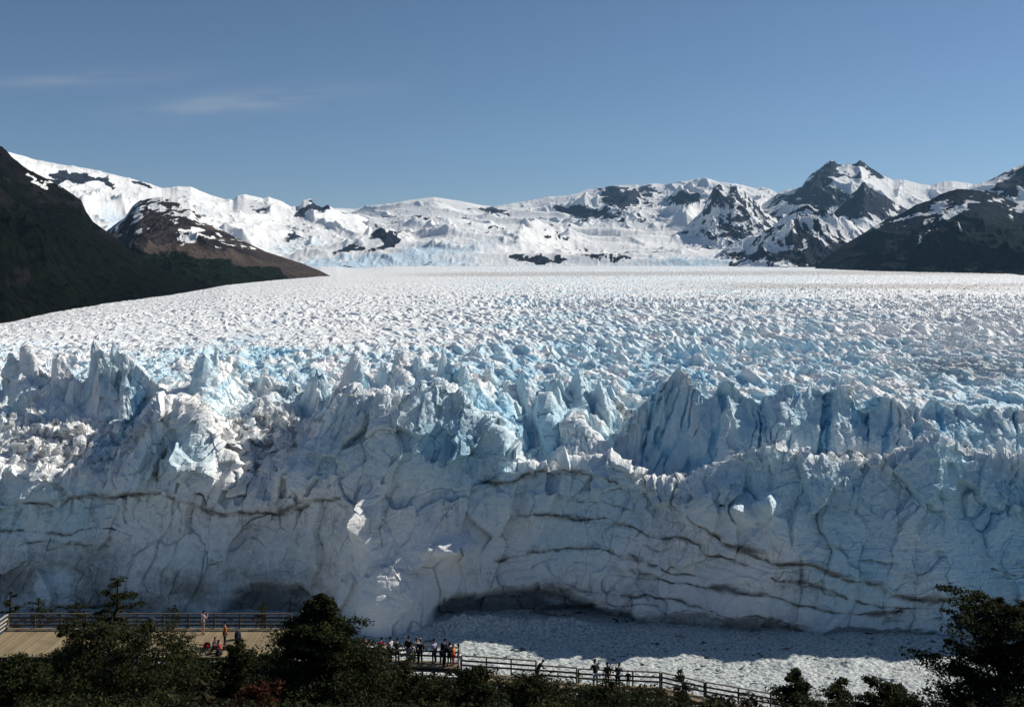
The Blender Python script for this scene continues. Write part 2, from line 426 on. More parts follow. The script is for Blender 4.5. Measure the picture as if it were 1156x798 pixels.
railing('front railing along the left part of the platform', [(XL + 0.3, YF - 0.1, ZD - 1.0), dk(170, YF - .1, ZD - 1.0)], M_RAIL, (1.08, 0.7))
railing('dark front rail stepping up under the standing man', [dk(150, YF - .3, ZD - 0.45), dk(218, YF - .3, ZD - 0.45)], M_RAIL, (1.08, 0.6))
railing('front railing of the platform between the seated visitors and the conical tree', [dk(219, YF - .1, ZD - 1.0), dk(336, YF - .1, ZD - 1.0)], M_RAIL, (1.08, 0.7))
# walkway going down to the right, in straight level stretches joined by steps
WY = 75.0
def wz(py): return ZC - (py - HY) / F * WY
SEG = [(336, 410, 728, 741), (410, 520, 742, 747), (520, 606, 758, 764), (606, 652, 767, 770), (652, 746, 771, 775), (746, 796, 775, 786), (796, 872, 788, 800), (872, 960, 800, 815)]
wroot = empty('walkway', ((336 - CX) / F * WY, WY, wz(728))); tag(wroot, 'narrow wooden walkway descending to the right in front of the lake', 'walkway')
o0 = Vector(wroot.location)
bj = []
for k, (xa, xb, ya, yb) in enumerate(SEG):
    a = Vector(((xa - CX) / F * WY, WY, wz(ya))); b_ = Vector(((xb - CX) / F * WY, WY, wz(yb))); n = int((b_ - a).length / 0.19); bm = bmesh.new()
    for q in range(n):
        p = a.lerp(b_, (q + .5) / n) - o0; box_bm(bm, (p.x, -1.25, p.z - .03), (p.x, 0.0, p.z - .03), 0.175, 0.05)
    bm_obj('planks', bm, M_DECK, wroot)
    for y in (-1.2, -0.6, -0.05): bj.append((a - o0 + Vector((0.02, y, -.16)), b_ - o0 + Vector((-.02, y, -.16)), 0.07, 0.2))
    if k: pz = wz(SEG[k - 1][3]); bj.append((Vector((a.x, WY - 1.25, (pz + a.z) / 2 - .05)) - o0, Vector((a.x, WY, (pz + a.z) / 2 - .05)) - o0, 0.05, max(.12, abs(pz - a.z))))
bars('joists', bj, M_RAIL, wroot)
for xx in range(345, 950, 44):
    z = float(np.interp(xx, [s[0] for s in SEG] + [960], [wz(s[2]) for s in SEG] + [wz(815)])) - o0.z
    for y in (-1.15, -0.1): bars('leg', [(((xx - CX) / F * WY - o0.x, y, z - 5), ((xx - CX) / F * WY - o0.x, y, z - .27), 0.14, 0.14)], M_RAIL, wroot)
def wp(px, py, y=WY): return ((px - CX) / F * WY, y, wz(py))
railing('back railing where the crowd of visitors stands, right of the conical tree', [wp(337, 728), wp(410, 741), wp(411, 742), wp(519, 747)], M_RAIL)
railing('back railing one step down, right of the crowd, seen against shaded and bright ice', [wp(521, 756), wp(605, 762)], M_RAIL)
railing('short back railing beside the lone leaning figure', [wp(607, 767), wp(651, 770)], M_RAIL)
railing('back railing that three visitors lean over above the bright ice', [wp(653, 771), wp(745, 775)], M_RAIL)
railing('stair railing sloping down beside the bare shrub', [wp(747, 775), wp(795, 786)], M_RAIL)
railing('lowest back railing, its lower end behind the dense dark bush', [wp(797, 786), wp(870, 799), wp(958, 814)], M_RAIL)
railing('front railing below the crowd of visitors', [wp(411, 762, WY - 1.35), wp(519, 767, WY - 1.35)], M_RAIL, (1.08, 0.7))
railing('front railing one step below the crowd, right side', [wp(521, 776, WY - 1.35), wp(605, 782, WY - 1.35)], M_RAIL, (1.08, 0.7))
railing('front stair railing at the lowest end of the walkway', [wp(797, 800, WY - 1.35), wp(958, 826, WY - 1.35)], M_RAIL, (1.08, 0.7))

# ================================================================== people
CM = {}
def cmat(name, col):
    if name not in CM: CM[name] = simple(name, col, 0.8, 0.12, 20, 0.2)
    return CM[name]
SKIN = cmat('skin', (0.42, 0.26, 0.19))
def skin_mesh(name, verts, edges, rad, level=1, root=0):
    me = bpy.data.meshes.new(name + '_cage'); me.from_pydata([tuple(v) for v in verts], edges, []); me.update()
    o = bpy.data.objects.new(name + '_cage', me); COL.objects.link(o)
    o.modifiers.new('s', 'SKIN')
    if not me.skin_vertices: me.skin_vertices.new()
    for i, r in enumerate(rad):
        sv = me.skin_vertices[0].data[i]; sv.radius = r if isinstance(r, tuple) else (r, r); sv.use_root = (i == root)
    o.modifiers['s'].use_smooth_shade = True
    sb = o.modifiers.new('d', 'SUBSURF'); sb.levels = level; sb.render_levels = level
    bpy.context.view_layer.update()
    dg = bpy.context.evaluated_depsgraph_get()
    out = bpy.data.meshes.new_from_object(o.evaluated_get(dg)); out.name = name
    bpy.data.objects.remove(o, do_unlink=True); bpy.data.meshes.remove(me)
    return out
POSES = {
 # joint positions: pelvis, chest, neck, head; per side shoulder, elbow, wrist, hip, knee, ankle, toe (x right, y forward, z up)
 'stand': dict(p=(0, 0, .93), c=(0, 0, 1.28), n=(0, .01, 1.48), h=(0, .04, 1.63), e=(.25, -.02, 1.15), w=(.27, .06, .90), k=(.10, .03, .50), a=(.11, -.01, .08)),
 'lean': dict(p=(0, -.20, .92), c=(0, .05, 1.22), n=(0, .16, 1.38), h=(0, .26, 1.50), e=(.27, .24, 1.06), w=(.17, .44, 1.12), k=(.10, -.10, .49), a=(.11, -.20, .08)),
 'photo': dict(p=(0, 0, .93), c=(0, .01, 1.28), n=(0, .03, 1.47), h=(0, .08, 1.61), e=(.28, .16, 1.20), w=(.10, .34, 1.46), k=(.11, .03, .50), a=(.13, -.01, .08)),
 'sit': dict(p=(0, 0, .12), c=(0, .04, .46), n=(0, .08, .65), h=(0, .12, .80), e=(.26, .12, .36), w=(.16, .36, .42), k=(.14, .42, .46), a=(.15, .66, .08)),
 'perch': dict(p=(0, .05, 1.16), c=(0, -.02, 1.50), n=(0, -.02, 1.70), h=(0, -.04, 1.85), e=(.26, -.12, 1.38), w=(.22, -.30, 1.20), k=(.12, -.36, 1.10), a=(.12, -.40, .68)),
}
def person(label, px, py, Y, z, pose, rz, top, legs, hair, scale=1.0, hat=None, bare_legs=False, bare_arms=False, group=None, off=0):
    J = POSES[pose]; V = lambda k: Vector(J[k])
    root = empty('person', ((px - CX) / F * Y, Y, z), rz); root.scale = (scale,) * 3; tag(root, label, 'person', 'visitors on the platform and walkway')
    p, c, n, h = V('p'), V('c'), V('n'), V('h')
    up = (h - n).normalized(); fw = Vector((0, 1, 0))
    side = lambda k, s: Vector((J[k][0] * s, J[k][1], J[k][2]))
    sh = lambda s: c.lerp(n, 0.62) + Vector((0.185 * s, -.01, 0)); hip = lambda s: p + Vector((0.095 * s, 0, -0.05))
    # body with head, limbs, feet and hands as one mesh
    vs = [p, p.lerp(c, .5), c, n, n + up * .06, h + up * 0.0, h + up * .10]; ed = [(0, 1), (1, 2), (2, 3), (3, 4), (4, 5), (5, 6)]
    rd = [(.145, .105), (.125, .09), (.155, .10), .055, (.06, .065), (.075, .092), (.062, .078)]
    ends = []
    for s in (-1, 1):
        b0 = len(vs); el, wr = side('e', s), side('w', s); d = (wr - el).normalized(); hand = wr + d * .09
        vs += [sh(s), el, wr, hand]; ed += [(2, b0), (b0, b0 + 1), (b0 + 1, b0 + 2), (b0 + 2, b0 + 3)]; rd += [.058, .043, .030, (.040, .020)]
        b1 = len(vs); an = side('a', s); kn = side('k', s); toe = an + Vector((0.02 * s, .17, -.035 if pose != 'sit' else .03))
        vs += [hip(s), kn, an, toe]; ed += [(0, b1), (b1, b1 + 1), (b1 + 1, b1 + 2), (b1 + 2, b1 + 3)]; rd += [.085, .058, .042, (.042, .03)]
        ends.append((wr, hand, d, s))
    me = skin_mesh('person_body', vs, ed, rd)
    bm = bmesh.new(); bm.from_mesh(me)
    for wr, hand, d, s in ends:                                     # four unequal fingers and a thumb on each hand
        sd = d.cross(Vector((0, 0, 1)) if abs(d.z) < .8 else Vector((0, 1, 0))).normalized(); dn = d.cross(sd)
        for q, L in enumerate((.066, .076, .070, .055)):
            o_ = hand + sd * (.024 - .016 * q) - d * .012; mid = o_ + d * L * .6; tip = mid + (d * .6 - dn * .8 * (1 if dn.z > 0 else -1)).normalized() * L * .5
            box_bm(bm, o_, mid, .013, .013); box_bm(bm, mid, tip, .011, .011)
        o_ = wr + d * .04 + sd * .028; box_bm(bm, o_, o_ + (d * .6 + sd * .8) * .05, .015, .015)
    hc = h + up * .045                                              # nose, ears and eyes
    right = up.cross(fw).normalized() * -1; f2 = right.cross(up) * -1
    if f2.y < 0: f2 = -f2
    box_bm(bm, hc + f2 * .088 + up * .012, hc + f2 * .112 - up * .018, .022, .02)
    for s in (-1, 1): box_bm(bm, hc + right * s * .072 + up * .02, hc + right * s * .08 - up * .03, .018, .03)
    bm.to_mesh(me); bm.free(); body = obj('body', me, SKIN, root)
    for s in (-1, 1):
        bm = bmesh.new(); bmesh.ops.create_uvsphere(bm, u_segments=6, v_segments=4, radius=.011, matrix=Matrix.Translation(hc + right * s * .03 + f2 * .092 + up * .01))
        bm_obj('eye', bm, cmat('dark_eye', (.02, .015, .01)), root)
    # hair cap
    hv = [h + up * .06 - f2 * .012, h + up * .12 - f2 * .01, h - up * .03 - f2 * .045]
    obj('hair', skin_mesh('hair', hv, [(0, 1), (0, 2)], [(.085, .092), (.055, .065), (.06, .045)]), hair, root)
    if hat is not None:
        obj('cap', skin_mesh('cap', [h + up * .10, h + up * .16, h + up * .10 + f2 * .13], [(0, 1), (0, 2)], [(.095, .10), (.06, .07), (.06, .018)]), hat, root)
    # shirt or jacket
    tv = [p + Vector((0, 0, .02)), p.lerp(c, .5), c, c.lerp(n, .7)]; te = [(0, 1), (1, 2), (2, 3)]; tr = [(.165, .125), (.15, .115), (.175, .125), (.10, .08)]
    for s in (-1, 1):
        b0 = len(tv); el, wr = side('e', s), side('w', s); stop = el if not bare_arms else sh(s).lerp(el, .6)
        tv += [sh(s), stop]; te += [(2, b0), (b0, b0 + 1)]; tr += [.075, .058]
        if not bare_arms: tv.append(el.lerp(wr, .92)); te.append((b0 + 1, b0 + 2)); tr.append(.044)
    obj('jacket' if not bare_arms else 'shirt', skin_mesh('jacket', tv, te, tr), top, root)
    lv = [p]; le = []; lr = [(.155, .118)]
    for s in (-1, 1):
        b0 = len(lv); kn, an = side('k', s), side('a', s)
        lv += [hip(s), kn if not bare_legs else hip(s).lerp(kn, .8)]; le += [(0, b0), (b0, b0 + 1)]; lr += [.104, .076]
        if not bare_legs: lv.append(kn.lerp(an, .93)); le.append((b0 + 1, b0 + 2)); lr.append(.06)
    obj('trousers' if not bare_legs else 'shorts', skin_mesh('trousers', lv, le, lr), legs, root)
    bm_parts = []
    for s in (-1, 1):
        an = side('a', s); toe = an + Vector((0.02 * s, .17, -.035 if pose != 'sit' else .03))
        obj('shoe', skin_mesh('shoe', [an + Vector((0, -.04, -.035)), an + Vector((0.01 * s, .07, -.03)), toe], [(0, 1), (1, 2)], [(.05, .045), (.05, .045), (.048, .035)]), cmat('dark_shoe', (.03, .028, .025)), root)
    return root
BLK, NAVY, WHT, GRY, RED, ORG, PNK, LAV, TAN = [cmat(*q) for q in (('black_cloth', (.018, .018, .022)), ('navy_cloth', (.025, .03, .05)), ('white_cloth', (.72, .70, .68)), ('grey_cloth', (.30, .29, .28)), ('red_cloth', (.42, .03, .035)), ('orange_cloth', (.62, .20, .05)), ('pink_cloth', (.75, .16, .25)), ('lavender_cloth', (.50, .47, .58)), ('tan_cloth', (.36, .30, .22)))]
DH, BH, FH = cmat('dark_hair', (.018, .013, .010)), cmat('brown_hair', (.07, .04, .025)), cmat('fair_hair', (.35, .27, .17))
person('man in a pale pinkish shirt and shorts standing alone by the back railing', 229, 0, 75.6, ZD, 'photo', R(-50), cmat('pale_pink_cloth', (.66, .52, .48)), cmat('tan_shorts', (.30, .24, .19)), DH, 1.0, bare_legs=True, bare_arms=True)
person('person in an orange top and dark trousers standing beside people seated on planks', 254, 0, 73.4, ZD, 'stand', R(120), ORG, BLK, DH, .96)
person('fair haired person in dark clothes sitting on the planks next to the red backpack', 241, 0, 72.6, ZD, 'sit', R(-90), NAVY, TAN, FH, 1.0, bare_arms=True)
person('person in a red top sitting on the planks beside the person in orange', 248.5, 0, 72.0, ZD, 'sit', R(100), RED, BLK, BH, .95, bare_arms=True)
yb = WY - .45
def zw(px): 
    return float(np.interp(px, [s for q in SEG for s in (q[0], q[1] - .01)], [wz(s) for q in SEG for s in (q[2], q[3])]))
FWD = 0.0
person('person in a faded pink jacket half hidden by the edge of the conical tree', 412, 0, yb, zw(412), 'stand', R(10), cmat('faded_pink', (.45, .2, .2)), BLK, BH, .98)
person('person in a red jacket and black trousers leaning near the conical tree', 429, 0, yb, zw(429), 'lean', R(-15), RED, BLK, DH, .98)
person('person in a white shirt and dark trousers right of the red jacket', 441, 0, yb, zw(441), 'stand', R(60), WHT, BLK, DH, 1.0, bare_arms=True)
person('person all in black leaning on the railing just right of the white shirt', 448.5, 0, yb + .1, zw(448), 'lean', R(5), BLK, BLK, DH, .95)
person('tall dark haired person in black jacket and grey trousers, tallest of the crowd', 461, 0, yb, zw(461), 'stand', R(-10), BLK, GRY, DH, 1.08)
person('person in a pale grey top on the near side of the crowd', 465, 0, yb - .55, zw(465) - .0, 'stand', R(20), cmat('pale_grey', (.5, .47, .42)), TAN, BH, .93)
person('person in a white top holding a camera up, left of the white cap', 470, 0, yb, zw(470), 'photo', R(-5), WHT, BLK, BH, 1.0)
person('person in a white cap and black clothes at the railing', 474.5, 0, yb - .2, zw(474), 'stand', R(15), BLK, BLK, BH, 1.02, hat=WHT)
person('person in a lavender white shirt standing apart at the railing', 490, 0, yb, zw(490), 'stand', R(40), LAV, BLK, DH, 1.0)
person('person in a black jacket leaning between the lavender shirt and the pink hat', 500, 0, yb + .05, zw(500), 'lean', R(-25), BLK, NAVY, DH, 1.04)
person('person in black leaning far forward directly behind the pink hat', 503.5, 0, yb - .4, zw(503), 'lean', R(-60), BLK, BLK, DH, .98)
person('person wearing a bright pink hat and dark clothes at the end of the crowd', 507.5, 0, yb - .1, zw(507), 'lean', R(0), BLK, BLK, DH, .92, hat=PNK)
person('person in an orange and red top near the corner post of the upper walkway', 512, 0, yb - .25, zw(512), 'stand', R(70), ORG, RED, DH, .88)
person('person in tan jacket and white trousers, last of the crowd at the corner post', 518, 0, yb - .5, zw(517.5), 'stand', R(90), TAN, WHT, BH, .95)
person('lone dark figure leaning on the short railing in the middle of the walkway', 609, 0, yb + .05, zw(611), 'lean', R(-70), BLK, NAVY, DH, 1.0)
person('person in dark jacket and white trousers, left of three at lower railing', 672, 0, yb, zw(672), 'lean', R(0), BLK, WHT, DH, 1.14)
person('person in a dark top and red trousers, middle of three at the lower railing', 685.5, 0, yb, zw(685), 'stand', R(10), BLK, RED, DH, 1.02)
person('person all in dark clothes, right of three at the lower railing', 698, 0, yb, zw(698), 'lean', R(-20), NAVY, BLK, DH, 1.04)
person('small child in dark clothes whose head just shows above the lower railing', 709, 0, yb + .1, zw(709), 'stand', R(0), BLK, BLK, DH, .72)
# bags on the platform
def bag(name, label, px, Y, z, mat, sx, sy, sz):
    root = empty(name, ((px - CX) / F * Y, Y, z)); tag(root, label, 'bag')
    bm = bmesh.new(); bmesh.ops.create_cube(bm, size=1); bmesh.ops.bevel(bm, geom=bm.edges[:], offset=.18, segments=3, affect='EDGES')
    for v in bm.verts:
        v.co.x *= sx * (1 - .25 * (v.co.z + .5)); v.co.y *= sy * (1 - .2 * (v.co.z + .5)); v.co.z = (v.co.z + .5) * sz
    bm_obj('sack', bm, mat, root, True)
    bm = bmesh.new(); bmesh.ops.create_cube(bm, size=1); bmesh.ops.bevel(bm, geom=bm.edges[:], offset=.15, segments=2, affect='EDGES')
    for v in bm.verts: v.co = Vector((v.co.x * sx * .62, v.co.y * sy * .3 - sy * .52, (v.co.z + .5) * sz * .45 + .04))
    bm_obj('pocket', bm, mat, root, True)
    for s in (-1, 1): obj('strap', tubes_mesh('strap', [([(s * sx * .25, sy * .38, sz * .85), (s * sx * .28, sy * .62, sz * .6), (s * sx * .28, sy * .5, sz * .15)], [.018] * 3)], 6), BLK, root)
bag('backpack', 'red backpack lying on the planks left of the seated visitors', 233.5, 72.9, ZD, RED, .55, .36, .38)
bag('backpack', 'black backpack on the planks in front of the seated visitors', 247, 71.5, ZD, BLK, .50, .34, .34)
bag('backpack', 'dark backpack leaning near the back railing right of the orange clad person', 268.5, 74.6, ZD, NAVY, .50, .34, .60)
# litter bin at the back rail
root = empty('litter_bin', dk(171, 76.3)); tag(root, 'dark litter bin standing against the back railing of the platform', 'bin')
bm = bmesh.new(); bmesh.ops.create_cone(bm, cap_ends=True, segments=20, radius1=.24, radius2=.29, depth=.85)
for v in bm.verts: v.co.z += .425
bm_obj('bucket', bm, BLK, root, True)
bm = bmesh.new(); bmesh.ops.create_cone(bm, cap_ends=True, segments=20, radius1=.315, radius2=.20, depth=.14)
for v in bm.verts: v.co.z += .922
bm_obj('lid', bm, NAVY, root, False)
# ================================================================== materials of the land
def ice_material():
    m, t, b = newmat('glacier_ice', 0.62, 0.3)
    p = t.pos(); blue = t.attr('blue'); dirt = t.attr('dirt'); stain_and_dark = t.attr('stain_and_dark'); wall = t.attr('wall')
    n1 = t.noise(p, 0.35, 6, 0.65)
    bl = t.math('ADD', blue, t.math('MULTIPLY', t.math('SUBTRACT', n1, 0.5), 0.7))
    c = t.mix(t.ramp(bl, 0.15, 0.75), ICE_WHITE, ICE_PALE)
    c = t.mix(t.ramp(bl, 0.7, 1.3), c, ICE_BLUE)
    d = t.math('ADD', dirt, t.math('MULTIPLY', t.math('SUBTRACT', t.noise(p, 0.9, 5, 0.7), 0.5), 1.1))
    c = t.mix(t.math('MULTIPLY', t.ramp(d, 0.45, 1.0), 0.55), c, (0.42, 0.36, 0.31))
    # run-off streaks down the wall
    st = t.noise(t.mapping(p, (0.55, 0.55, 0.035)), 1.0, 6, 0.7); pat = t.noise(p, 0.05, 3, 0.6)
    sk = t.math('MULTIPLY', t.math('MULTIPLY', t.ramp(st, 0.50, 0.72), t.ramp(pat, 0.42, 0.62)), wall)
    c = t.mix(t.math('MULTIPLY', sk, 0.5), c, (0.36, 0.33, 0.28))
    # hairline fractures
    w = t.node('ShaderNodeTexNoise', Scale=0.12, Detail=5, Roughness=0.7); t.l.new(t.mapping(p, (1, 1, 0.55), (0, 0.5, 0)), w.inputs['Vector'])
    h1 = t.math('ABSOLUTE', t.math('SUBTRACT', w.outputs[0], 0.5)); f1 = t.math('SUBTRACT', 1.0, t.ramp(h1, 0.0, 0.009))
    w2 = t.node('ShaderNodeTexNoise', Scale=0.30, Detail=5, Roughness=0.7); t.l.new(t.mapping(p, (1, 1, 0.4), (0, -0.6, 0)), w2.inputs['Vector'])
    h2 = t.math('ABSOLUTE', t.math('SUBTRACT', w2.outputs[0], 0.52)); f2 = t.math('SUBTRACT', 1.0, t.ramp(h2, 0.0, 0.012))
    msk = t.ramp(t.noise(p, 0.05, 4, 0.6), 0.50, 0.62)
    fr = t.math('MULTIPLY', t.math('MAXIMUM', t.math('MULTIPLY', f1, 0.8), t.math('MULTIPLY', f2, 0.6)), t.math('MULTIPLY', msk, wall))
    c = t.mix(t.math('MULTIPLY', fr, 0.75), c, (0.10, 0.13, 0.15))
    soft = t.ramp(t.math('ADD', stain_and_dark, t.math('MULTIPLY', t.math('SUBTRACT', t.noise(p, 0.35, 7, 0.75), 0.5), 0.7)), 0.12, 0.75)
    c = t.mix(t.math('MULTIPLY', t.math('MULTIPLY', soft, t.ramp(stain_and_dark, 0.01, 0.12)), 0.72), c, (0.20, 0.185, 0.15))
    s = t.math('ADD', stain_and_dark, t.math('MULTIPLY', t.math('SUBTRACT', t.noise(p, 0.7, 8, 0.8), 0.5), 1.3))
    c = t.mix(t.math('MULTIPLY', t.math('MULTIPLY', t.ramp(s, 0.35, 1.05), t.ramp(stain_and_dark, 0.02, 0.2)), 0.56), c, (0.07, 0.072, 0.066))
    t.l.new(c, b.inputs['Base Color'])
    v = t.node('ShaderNodeTexVoronoi', _feature='F1', _distance='EUCLIDEAN', Scale=0.55); t.l.new(p, v.inputs['Vector'])
    h = t.math('ADD', t.math('MULTIPLY', v.outputs['Distance'], 0.8), t.math('MULTIPLY', t.noise(p, 1.3, 8, 0.68), 1.4))
    h = t.math('SUBTRACT', h, t.math('MULTIPLY', fr, 1.2))
    t.l.new(t.bump(h, 0.5, 0.75), b.inputs['Normal'])
    return m
ICE_WHITE, ICE_PALE, ICE_BLUE = (0.92, 0.915, 0.885), (0.64, 0.81, 0.865), (0.36, 0.65, 0.81)

# ================================================================== glacier
BASE = [(-250, 688), (0, 690), (100, 690), (200, 692), (300, 697), (350, 700), (430, 712), (480, 707), (560, 700), (620, 700), (700, 706), (780, 712), (850, 716), (950, 718), (1050, 719), (1156, 719), (1400, 717)]
BRINK = [(-250, 530), (0, 535), (40, 528), (80, 540), (120, 538), (150, 515), (175, 480), (190, 464), (205, 454), (225, 468), (250, 505), (275, 535), (300, 548), (325, 552), (342, 535), (360, 485), (380, 455), (400, 440), (440, 450), (480, 440), (500, 432), (520, 445), (535, 470), (560, 492), (590, 525), (620, 527), (650, 522), (680, 517), (700, 525), (730, 548), (760, 548), (800, 528), (850, 508), (880, 503), (920, 520), (960, 520), (1000, 517), (1050, 496), (1080, 502), (1100, 510), (1156, 522), (1400, 505)]
RIDGE = [(-250, 402), (0, 405), (30, 392), (45, 410), (62, 400), (80, 418), (95, 400), (110, 384), (125, 383), (135, 392), (150, 405), (170, 430), (185, 440), (215, 432), (232, 400), (250, 384), (270, 398), (300, 405), (350, 410), (385, 408), (400, 396), (430, 408), (470, 402), (500, 395), (540, 408), (575, 412), (600, 408), (640, 410), (680, 420), (705, 445), (735, 455), (752, 432), (765, 415), (790, 425), (806, 438), (820, 427), (845, 450), (862, 446), (880, 432), (920, 428), (960, 434), (975, 450), (1000, 440), (1030, 455), (1060, 448), (1100, 456), (1130, 452), (1156, 462), (1400, 452)]
DYR = [(-250, 12), (0, 13), (150, 13), (185, 22), (300, 34), (350, 30), (400, 14), (510, 16), (560, 42), (690, 42), (740, 11), (1000, 11), (1400, 13)]
DYW = [(-250, 15), (200, 12), (330, 17), (400, 24), (500, 25), (590, 18), (700, 19), (1400, 21)]
ZG = [(340, 67), (400, 71), (450, 73), (600, 77), (1000, 82), (2000, 87), (4000, 101), (5500, 117), (8000, 132), (14000, 160)]
MARG_Y = [(-250, 1000), (4, 1200), (60, 1350), (120, 1500), (190, 1700), (255, 2000), (310, 2400), (370, 2700), (450, 4000)]
MARG_PY = [(-250, 405), (-100, 382), (4, 364), (60, 352), (120, 342), (190, 333), (255, 322), (310, 316), (370, 311.5), (450, 305)]
def far_z(px, Y):
    z = tab(Y, ZG)
    my = tab(px, MARG_Y); mz = ZC - (tab(px, MARG_PY) - HY) / F * my
    drop = np.maximum(tab(my, ZG) - mz, 0)
    k = sstep(Y, 430, my)
    k = k + np.maximum(Y - my, 0) / 250.0
    return z - drop * np.where(px < 450, k, 0)
# big blades of ice: azimuth (photo column), top (photo row), metres behind the foot of the ridge, steepness to the left, right, front, back, blunt top
FINS = [(8, 396, 16, 5, 1.4, 3, 1.6, 0), (28, 390, 17, 6, 1.3, 3.2, 1.6, 1), (64, 398, 15, 6, 1.5, 4, 2, 2), (34, 432, 5, 5, 1.2, 2.0, 1.5, 1), (6, 444, 3, 4, 1.5, 2.4, 1.5, 1), (84, 428, 9, 2.4, 2.0, 3, 1.5, 0),
 (106, 384, 13, 8, 1.8, 5, 1.3, 0), (113, 402, 6, 5, 2.0, 5, 1.6, 0), (126, 382, 15, 9, 1.15, 3.4, 1.3, 0), (140, 396, 9, 9, 1.0, 3.0, 1.3, 1), (152, 410, 14, 7, 0.95, 2.6, 1.2, 0), (-30, 400, 12, 5, 2, 4, 1.5, 0), (-80, 390, 12, 5, 2, 4, 1.5, 0), (-140, 404, 10, 5, 2, 4, 1.5, 0),
 (232, 402, 26, 3.5, 2.4, 3, 1.2, 1), (244, 388, 30, 4, 3, 4, 1.2, 1), (262, 394, 34, 2.4, 1.6, 2.0, 1.2, 3), (300, 410, 28, 3, 2, 2.2, 1.2, 1), (330, 416, 26, 3, 2, 2.2, 1.2, 1), (356, 412, 22, 3, 1.8, 2.5, 1.2, 1),
 (402, 398, 10, 2.0, 1.5, 2.6, 1.2, 0), (430, 404, 16, 4, 1.5, 3, 1.3, 0), (447, 392, 20, 5, 1.6, 4, 1.5, 1), (470, 404, 14, 3, 1.5, 3, 1.4, 0), (500, 393, 12, 3.4, 1.4, 3.4, 1.3, 0), (522, 412, 9, 3, 1.3, 2.4, 1.3, 0),
 (548, 410, 34, 5, 1.2, 1.4, 1.2, 0), (566, 436, 20, 5, 1.1, 1.3, 1.2, 0), (576, 470, 8, 4, 1.3, 2.0, 1.2, 0), (590, 414, 34, 4.5, 1.2, 1.3, 1.2, 1), (612, 446, 18, 5, 1.1, 1.3, 1.2, 0), (626, 424, 32, 5, 1.4, 1.5, 1.2, 0), (642, 476, 8, 5, 1.2, 1.6, 1.2, 0), (652, 410, 38, 3, 1.6, 1.6, 1.2, 3), (676, 424, 36, 3, 1.2, 1.3, 1.2, 1), (560, 490, 4, 3.5, 1.5, 2.6, 1.2, 0),
 (752, 434, 10, 1.2, 1.5, 6, 1.4, 1.2), (767, 412, 12, 1.1, 1.4, 7, 1.4, 1.2), (788, 424, 13, 1.5, 1.6, 7, 1.4, 2.2), (822, 422, 12, 1.2, 1.1, 7, 1.4, 3.2), (848, 440, 11, 1.6, 1.5, 7, 1.4, 2.2), (866, 442, 12, 1.9, 1.2, 7, 1.4, 1.2), (888, 428, 12, 1.2, 1.2, 7, 1.4, 2.2), (918, 426, 13, 1.5, 1.1, 7, 1.4, 3.2), (946, 430, 11, 1.9, 1.0, 6, 1.4, 1.2), (996, 434, 11, 1.2, 1.2, 6, 1.4, 4.2), (1030, 450, 10, 1.6, 1.1, 6, 1.4, 1.2), (1052, 444, 12, 1.6, 1.0, 6, 1.4, 2.2), (1085, 450, 12, 1.5, 1.2, 6, 1.4, 2.2), (1118, 448, 12, 1.4, 1.4, 6, 1.4, 3.2), (1148, 452, 11, 1.5, 1.2, 6, 1.4, 3.2), (1190, 446, 12, 1.5, 1.2, 6, 1.4, 3.2), (1240, 452, 12, 1.5, 1.2, 6, 1.4, 3.2), (1290, 446, 12, 1.5, 1.2, 6, 1.4, 3.2)]
